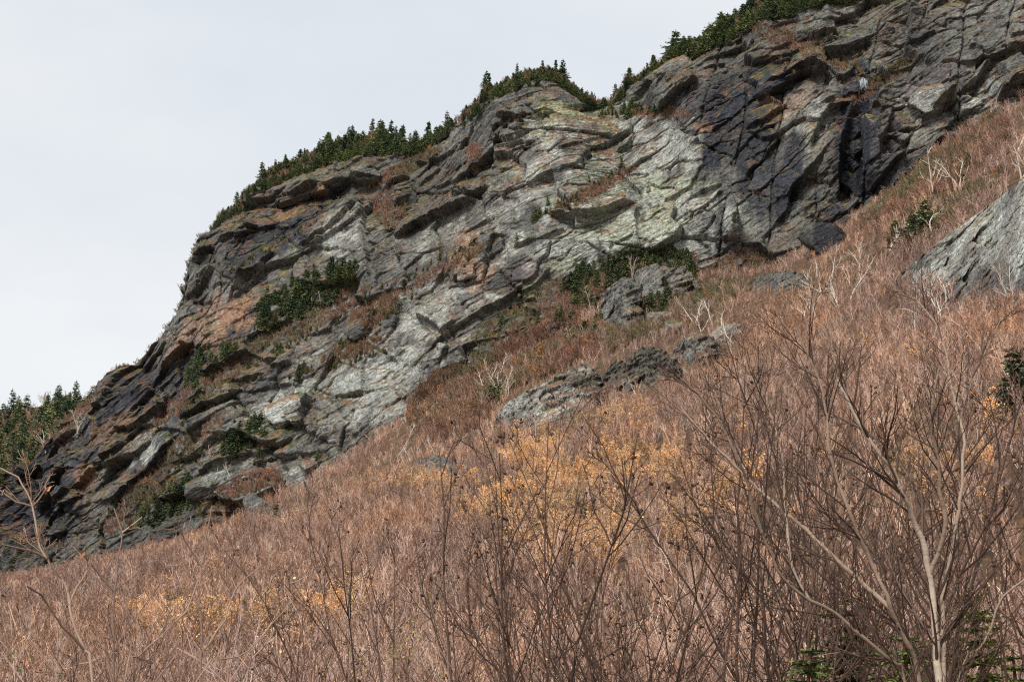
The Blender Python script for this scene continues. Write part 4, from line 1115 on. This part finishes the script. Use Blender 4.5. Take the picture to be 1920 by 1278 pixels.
# ------------------------------------------------------------------ foreground: alder bushes with dry cones
def alder_parts(seed, H, nst, lean):
    r = np.random.default_rng(seed); stems = []; tw, co = Acc(), Acc()
    for i in range(nst):
        an = r.uniform(0, 6.283); ln = r.uniform(.1, lean)
        q = limb(r, (math.cos(an) * .1, math.sin(an) * .1, -.1), (math.cos(an) * ln, math.sin(an) * ln, 1), H * r.uniform(.7, 1.05), 9, .085, .035)
        s = Acc(); ra = .0042 * H * r.uniform(.75, 1.2); sh = r.uniform(.1, .75)
        s.tube(q, np.linspace(ra, .003, 9), 6, sh); stems.append(s.mesh('alder_stem', True))
        for j in range(8):
            t = r.uniform(.22, .97); p, d = along(q, t); L = H * .34 * r.uniform(.5, 1.1) * (1.25 - .8 * t)
            b = limb(r, p, side_dir(r, d, r.uniform(.35, .75)), L, 6, .11, .10)
            rb = max(ra * .5 * (1.15 - .6 * t), .004)
            tw.tube(b, np.linspace(rb, .0028, 6), 4, np.clip(sh + r.uniform(-.25, .3), 0, 1))
            tips = []
            twigs(r, tw, b, rb * .55, L * .55, 1, 3, 3, tips, sh=(0, 1), rmin=.0028, trop=.08)
            for c, d_, m_ in tips:
                if r.random() < .34:
                    for _ in range(r.integers(1, 3)):
                        co.spindle(c + r.normal(0, .012, 3), unit(d_ * .6 + r.normal(0, .5, 3) + (0, 0, -.15)), r.uniform(.02, .042), r.uniform(.007, .012), r.random())
    for m in stems: m.materials.append(M_DARKTWIG)
    a_, b_ = tw.mesh('alder_twigs'), co.mesh('alder_cones')
    a_.materials.append(M_DARKTWIG); b_.materials.append(M_CONE)
    return [(m, 'stem', None) for m in stems] + [(a_, 'twigs', 'stuff'), (b_, 'seed_cones', 'stuff')]
ALD = [alder_parts(1300 + i, 4.0, n_, ln) for i, (n_, ln) in enumerate([(5,.45),(4,.35),(6,.5),(4,.55)])]
def alder(px, top_py, D, label, group):
    x = (px - 960) * PXS * D * 1.02
    z = float(ground_z(np.array([x]), np.array([D]))[0])
    h_ = at(px, top_py, D)[2] - z
    e = tag(empty('alder_bush', (x, D, z), prng.uniform(0, 6.28), h_ / 4.0), label, 'alder bush', group)
    for m, nm, kd in ALD[prng.integers(0, len(ALD))]:
        o = obj(nm, m, None, e)
        if kd: o['kind'] = kd
for px, ty, D in [(690,1060,19),(800,960,17),(905,900,18),(985,800,16),(1060,860,19),(1135,830,17),(1215,760,18),(1300,740,16),(1430,700,18),(1560,650,19)]:
    alder(px, ty, D, 'dark stemmed alder bush with dry cones in the bottom centre foreground', 'alder bushes in the bottom centre')
for px, ty, D in [(1385,650,17),(1475,520,15.5),(1600,580,18),(1850,560,15),(1905,680,14)]:
    alder(px, ty, D, 'tall dark alder with dry cones around the foreground birch', 'alder bushes around the foreground birch')
for px, ty, D in [(560,1130,22),(470,1170,24),(60,1130,22),(620,1150,20)]:
    alder(px, ty, D, 'low alder bush at the bottom left behind the saplings', 'alder bushes at the bottom left')

# ------------------------------------------------------------------ foreground trees grown along their main limbs
def line3(pts, D, drift, seed, jit=.03):
    r = np.random.default_rng(seed); q = np.array(pts, float); n = len(q)
    d = D + drift * np.linspace(0, 1, n) + np.cumsum(r.normal(0, jit, n))
    return at(q[:, 0], q[:, 1], d)
def resample(P_, step):
    # Catmull-Rom through the points
    out = []
    K_ = np.vstack([2 * P_[0] - P_[1], P_, 2 * P_[-1] - P_[-2]])
    for i in range(1, len(K_) - 2):
        n = max(2, int(np.linalg.norm(K_[i+1] - K_[i]) / step))
        t = np.linspace(0, 1, n, endpoint=False)[:, None]
        p0, p1, p2, p3 = K_[i-1], K_[i], K_[i+1], K_[i+2]
        out.append(.5 * (2*p1 + (p2-p0)*t + (2*p0-5*p1+4*p2-p3)*t**2 + (3*p1-p0-3*p2+p3)*t**3))
    return np.vstack(out + [P_[-1:]])
def fg_tree(name, label, cat, D, limbs, mat, seed, cones=True, twig=(16, 1.0, .006), barkshade=(.5, 1), twmat=None, leaves=0, leafmat=None):
    r = np.random.default_rng(seed)
    b0 = at(limbs[0][0][0][0], limbs[0][0][0][1], D)
    gz = float(ground_z(np.array([b0[0]]), np.array([D]))[0])
    root = tag(empty(name, (b0[0], D, gz)), label, cat)
    off = np.array((b0[0], D, gz))
    tw, co, lf = Acc(), Acc(), Acc(); tips = []; done = []; stems_ = []; owner = []
    for i, lm in enumerate(limbs):
        pts, w0, w1, drift, toground = lm[:5]
        q = line3(pts, D, drift, seed + i)
        if not toground:                             # spring from the nearest older limb
            older = np.vstack(done); ox, oy = to_px(older)
            kk = int(np.argmin((ox - pts[0][0]) ** 2 + (oy - pts[0][1]) ** 2))
            q = line3(pts, older[kk][1], drift, seed + i); q[0] = older[kk]
        if toground:
            base = off + np.array(((q[0][0] - off[0]) * .35, q[0][1] - off[1], -.15))
            q = np.vstack([base[None], (base * .5 + q[0] * .5)[None] + np.array((0, 0, 0)), q])
        q = resample(q, .08) + 0
        q[1:] += r.normal(0, .004, (len(q) - 1, 3))
        n = len(q); done.append(q)
        s = Acc(); ra = np.linspace(w0 * .85, w1 * .85, n) * PXS * D * .5
        s.tube(q - off, ra * (1 + .06 * np.sin(np.arange(n) * 1.7)), 10 if w0 > 14 else 7, r.uniform(*barkshade) + (.3 if w0 > 25 else 0))
        me = s.mesh(name + '_limb', True); me.materials.append(mat)
        if toground: stem_of = len(stems_); par = root
        else: stem_of = owner[lens.searchsorted(kk, side='right')]; par = stems_[stem_of]
        o_ = obj('trunk' if (toground and w0 > 12) else 'stem' if toground else 'limb', me, None, par)
        if toground: stems_.append(o_)
        owner.append(stem_of); lens = np.cumsum([len(d_) for d_ in done])
        L = np.linalg.norm(np.diff(q, axis=0), axis=1).sum()
        twigs(r, tw, q - off, max(ra[0] * .33, twig[2]), min(twig[1], .5 * L), 2, max(3, int(twig[0] * L)), 4, tips, (.35, .8), .12, .07, .2, (0, .85), .0018)
    m2 = tw.mesh(name + '_twigs'); m2.materials.append(twmat or mat); obj('twigs', m2, None, root)['kind'] = 'stuff'
    if cones:
        for c, d_, m_ in tips:
            if r.random() < .06: co.spindle(c, unit(d_ + r.normal(0, .4, 3)), r.uniform(.02, .04), r.uniform(.006, .011), r.random())
        if co.n:
            m3 = co.mesh(name + '_cones'); m3.materials.append(M_CONE); obj('catkins', m3, None, root)['kind'] = 'stuff'
    if leaves:
        for k in r.integers(0, len(tips), leaves):
            c, d_, m_ = tips[k]
            ax = unit(r.normal(0, 1, 3) + (0, 0, -.8)) * r.uniform(.025, .045)
            lf.quads(c + ax, ax, unit(np.cross(ax, r.normal(0, 1, 3))) * .02, r.random())
        m4 = lf.mesh(name + '_leaves'); m4.materials.append(leafmat); obj('dry_leaves', m4, None, root)['kind'] = 'stuff'
    return root
fg_tree('birch_tree', 'multi stemmed yellowish birch spreading over the bottom right foreground', 'birch tree', 12.0, [
  ([(1760,1278),(1757,1219),(1750,1152),(1747,1105),(1737,1052),(1727,1009),(1710,965),(1693,925),(1677,889),(1650,852),(1610,790),(1565,700)], 31, 5, -.3, True),
  ([(1770,1278),(1770,1185),(1767,1119),(1780,1059),(1790,999),(1800,935),(1807,879),(1806,813),(1793,770),(1780,700),(1760,617),(1713,557)], 18, 4, .5, True),
  ([(1795,790),(1812,740),(1827,700),(1847,660),(1877,600)], 7, 3, .3, False, .4),
  ([(1750,1085),(1760,1039),(1772,979),(1763,919),(1757,852),(1745,780),(1762,690)], 12, 4, -.5, False),
  ([(1723,1278),(1707,1219),(1680,1162),(1663,1115),(1633,1052),(1610,1005),(1590,952),(1573,902),(1557,852),(1547,760),(1528,690),(1492,615)], 17, 4, -.8, True),
  ([(1697,1278),(1680,1245),(1640,1212),(1600,1179),(1563,1145),(1500,1112),(1467,1082),(1447,1039),(1427,992),(1410,942),(1400,902),(1380,852),(1345,780),(1290,720)], 14, 4, -1.4, True),
  ([(1663,1145),(1607,1082),(1553,1032),(1510,992),(1467,955),(1413,909),(1377,872),(1320,815),(1280,770)], 11, 4, .8, False, -.4),
  ([(1507,1145),(1483,1059),(1477,1002),(1470,935),(1467,852),(1445,780),(1400,690)], 8, 3, .4, False, -.8),
  ([(1797,1278),(1847,1202),(1880,1119),(1930,1080)], 8, 5, -.4, True)], M_BIRCH, 1500, True, (8.5, .95, .0055), (.12, .34), M_DARKTWIG)
fg_tree('maple_sapling', 'leaning bare sapling at the left edge with a few rust leaves', 'sapling', 9.0, [
  ([(173,1278),(157,1219),(133,1152),(130,1129),(120,1095),(87,1049),(70,1005),(60,952),(50,925),(33,895),(2,876)], 13, 3, .4, True),
  ([(60,959),(30,939),(0,919),(-20,905)], 5, 2, .3, False, .3), ([(87,1049),(50,1029),(0,1022)], 6, 3, -.3, False, .2), ([(60,945),(80,925),(90,910)], 4, 2, 0, False, .3),
  ([(130,1129),(157,1079),(167,1052)], 6, 3, .2, False, .1), ([(153,1212),(120,1175),(77,1115),(53,1099)], 6, 3, -.4, False)], M_SAPLING, 1600, False, (3.0, .45, .003), (.4, .9), None, 9, M_RUST)
fg_tree('maple_sapling', 'upright forked sapling second from the left edge', 'sapling', 9.4, [
  ([(215,1278),(213,1202),(213,1135),(217,1082),(220,1045),(230,999),(213,955)], 9, 3, .2, True), ([(230,999),(267,969)], 4, 2, 0, False, .15),
  ([(213,1115),(170,1059),(130,1012)], 5, 2, -.3, False, .1), ([(217,1112),(263,1065)], 4, 2, .2, False, .1)], M_SAPLING, 1610, False, (3.0, .4, .003), (.5, .9), None, 8, M_RUST)
fg_tree('maple_sapling', 'straight bare sapling third from the left edge with side fork', 'sapling', 10.5, [
  ([(373,1278),(377,1185),(373,1119),(375,1085),(383,1035),(397,949)], 10, 3, .2, True), ([(370,1055),(347,1012),(332,969)], 4, 2, -.2, False, .1),
  ([(377,1229),(420,1162),(443,1102),(493,1059)], 6, 2, .4, False)], M_SAPLING, 1620, False, (4.0, .45, .003), (.3, .8))
fg_tree('maple_sapling', 'slanting bare stems crossing low between the left saplings', 'sapling', 9.8, [
  ([(233,1278),(260,1229),(320,1175),(353,1142),(370,1092)], 7, 3, .3, True), ([(367,1278),(447,1232),(493,1189),(545,1125)], 7, 2, .5, True)], M_SAPLING, 1630, False, (3.5, .4, .003), (.5, .9))
kq = hit(1908, 770)
spruce(kq[0] - (0, 0, .3), 6.0, 'dark bushy spruce in the brush at the right edge', None, SHR[0])
# young firs and leafy willows in the near brush
for px, top, D, lb in [(1600,1100,17,'bright green young fir behind the foreground birch limbs'),(1835,1095,16,'green fir sapling right of the birch trunk'),(1425,1195,14,'small green fir at the bottom left of the birch'),(1655,1180,14,'low green fir under the birch limbs'),(1865,1215,15,'low fir at the bottom right corner')]:
    x = (px - 960) * PXS * D * 1.02; z = float(ground_z(np.array([x]), np.array([D]))[0]); h_ = at(px, top, D)[2] - z
    plant('fir_sapling', FIRS[prng.integers(0, 2)], ('trunk', 'crown'), (x, D, z), h_ / 3.0, lb, 'fir tree')
WIL = bush_mesh('willow_form', 1700, 2.6, 6, 6, 3, .010, .5, 420, M_SAPLING, M_WILLOW, .016, rmin=.0022)
for px, top, D, lb in [(885,1225,15,'pale green leaved willow at the bottom centre'),(700,1228,16,'pale green leaved willow left of the bottom centre'),(25,1070,16,'pale green leaved shrub at the left edge')]:
    x = (px - 960) * PXS * D * 1.02; z = float(ground_z(np.array([x]), np.array([D]))[0]); h_ = at(px, top, D)[2] - z
    o = tag(obj('willow_shrub', WIL), lb, 'willow shrub'); o.location = (x, D, z); o.scale = (h_ / 2.6,) * 3; o.rotation_euler.z = prng.uniform(0, 6)

# ------------------------------------------------------------------ each repeat gets words that point to it
from collections import defaultdict
ORD = ['leftmost', 'second from the left', 'third from the left', 'fourth from the left', 'fifth from the left', 'sixth from the left', 'seventh from the left', 'eighth from the left', 'ninth from the left',
       'tenth from the left', 'eleventh from the left', 'twelfth from the left', 'thirteenth from the left', 'fourteenth from the left']
groups = defaultdict(list)
for o in COL.objects:
    if o.parent is None and 'group' in o: groups[o['group']].append(o)
for g, os_ in groups.items():
    os_.sort(key=lambda o: to_px(np.array(o.location))[0])
    n = len(os_)
    if n == 1: continue
    base = os_[0]['label']
    if n <= 14:
        for i, o in enumerate(os_): o['label'] = base + ', ' + (ORD[i] if i < n - 1 else 'rightmost')
    else:
        parts = ['left end', 'left of middle', 'right of middle', 'right end']
        for q in range(4):
            sub = os_[q * n // 4:(q + 1) * n // 4]
            sub.sort(key=lambda o: -o.scale[0])
            for i, o in enumerate(sub):
                o['label'] = ('tallest ' if i == 0 else 'shortest ' if i == len(sub) - 1 else '') + base + ', ' + parts[q]
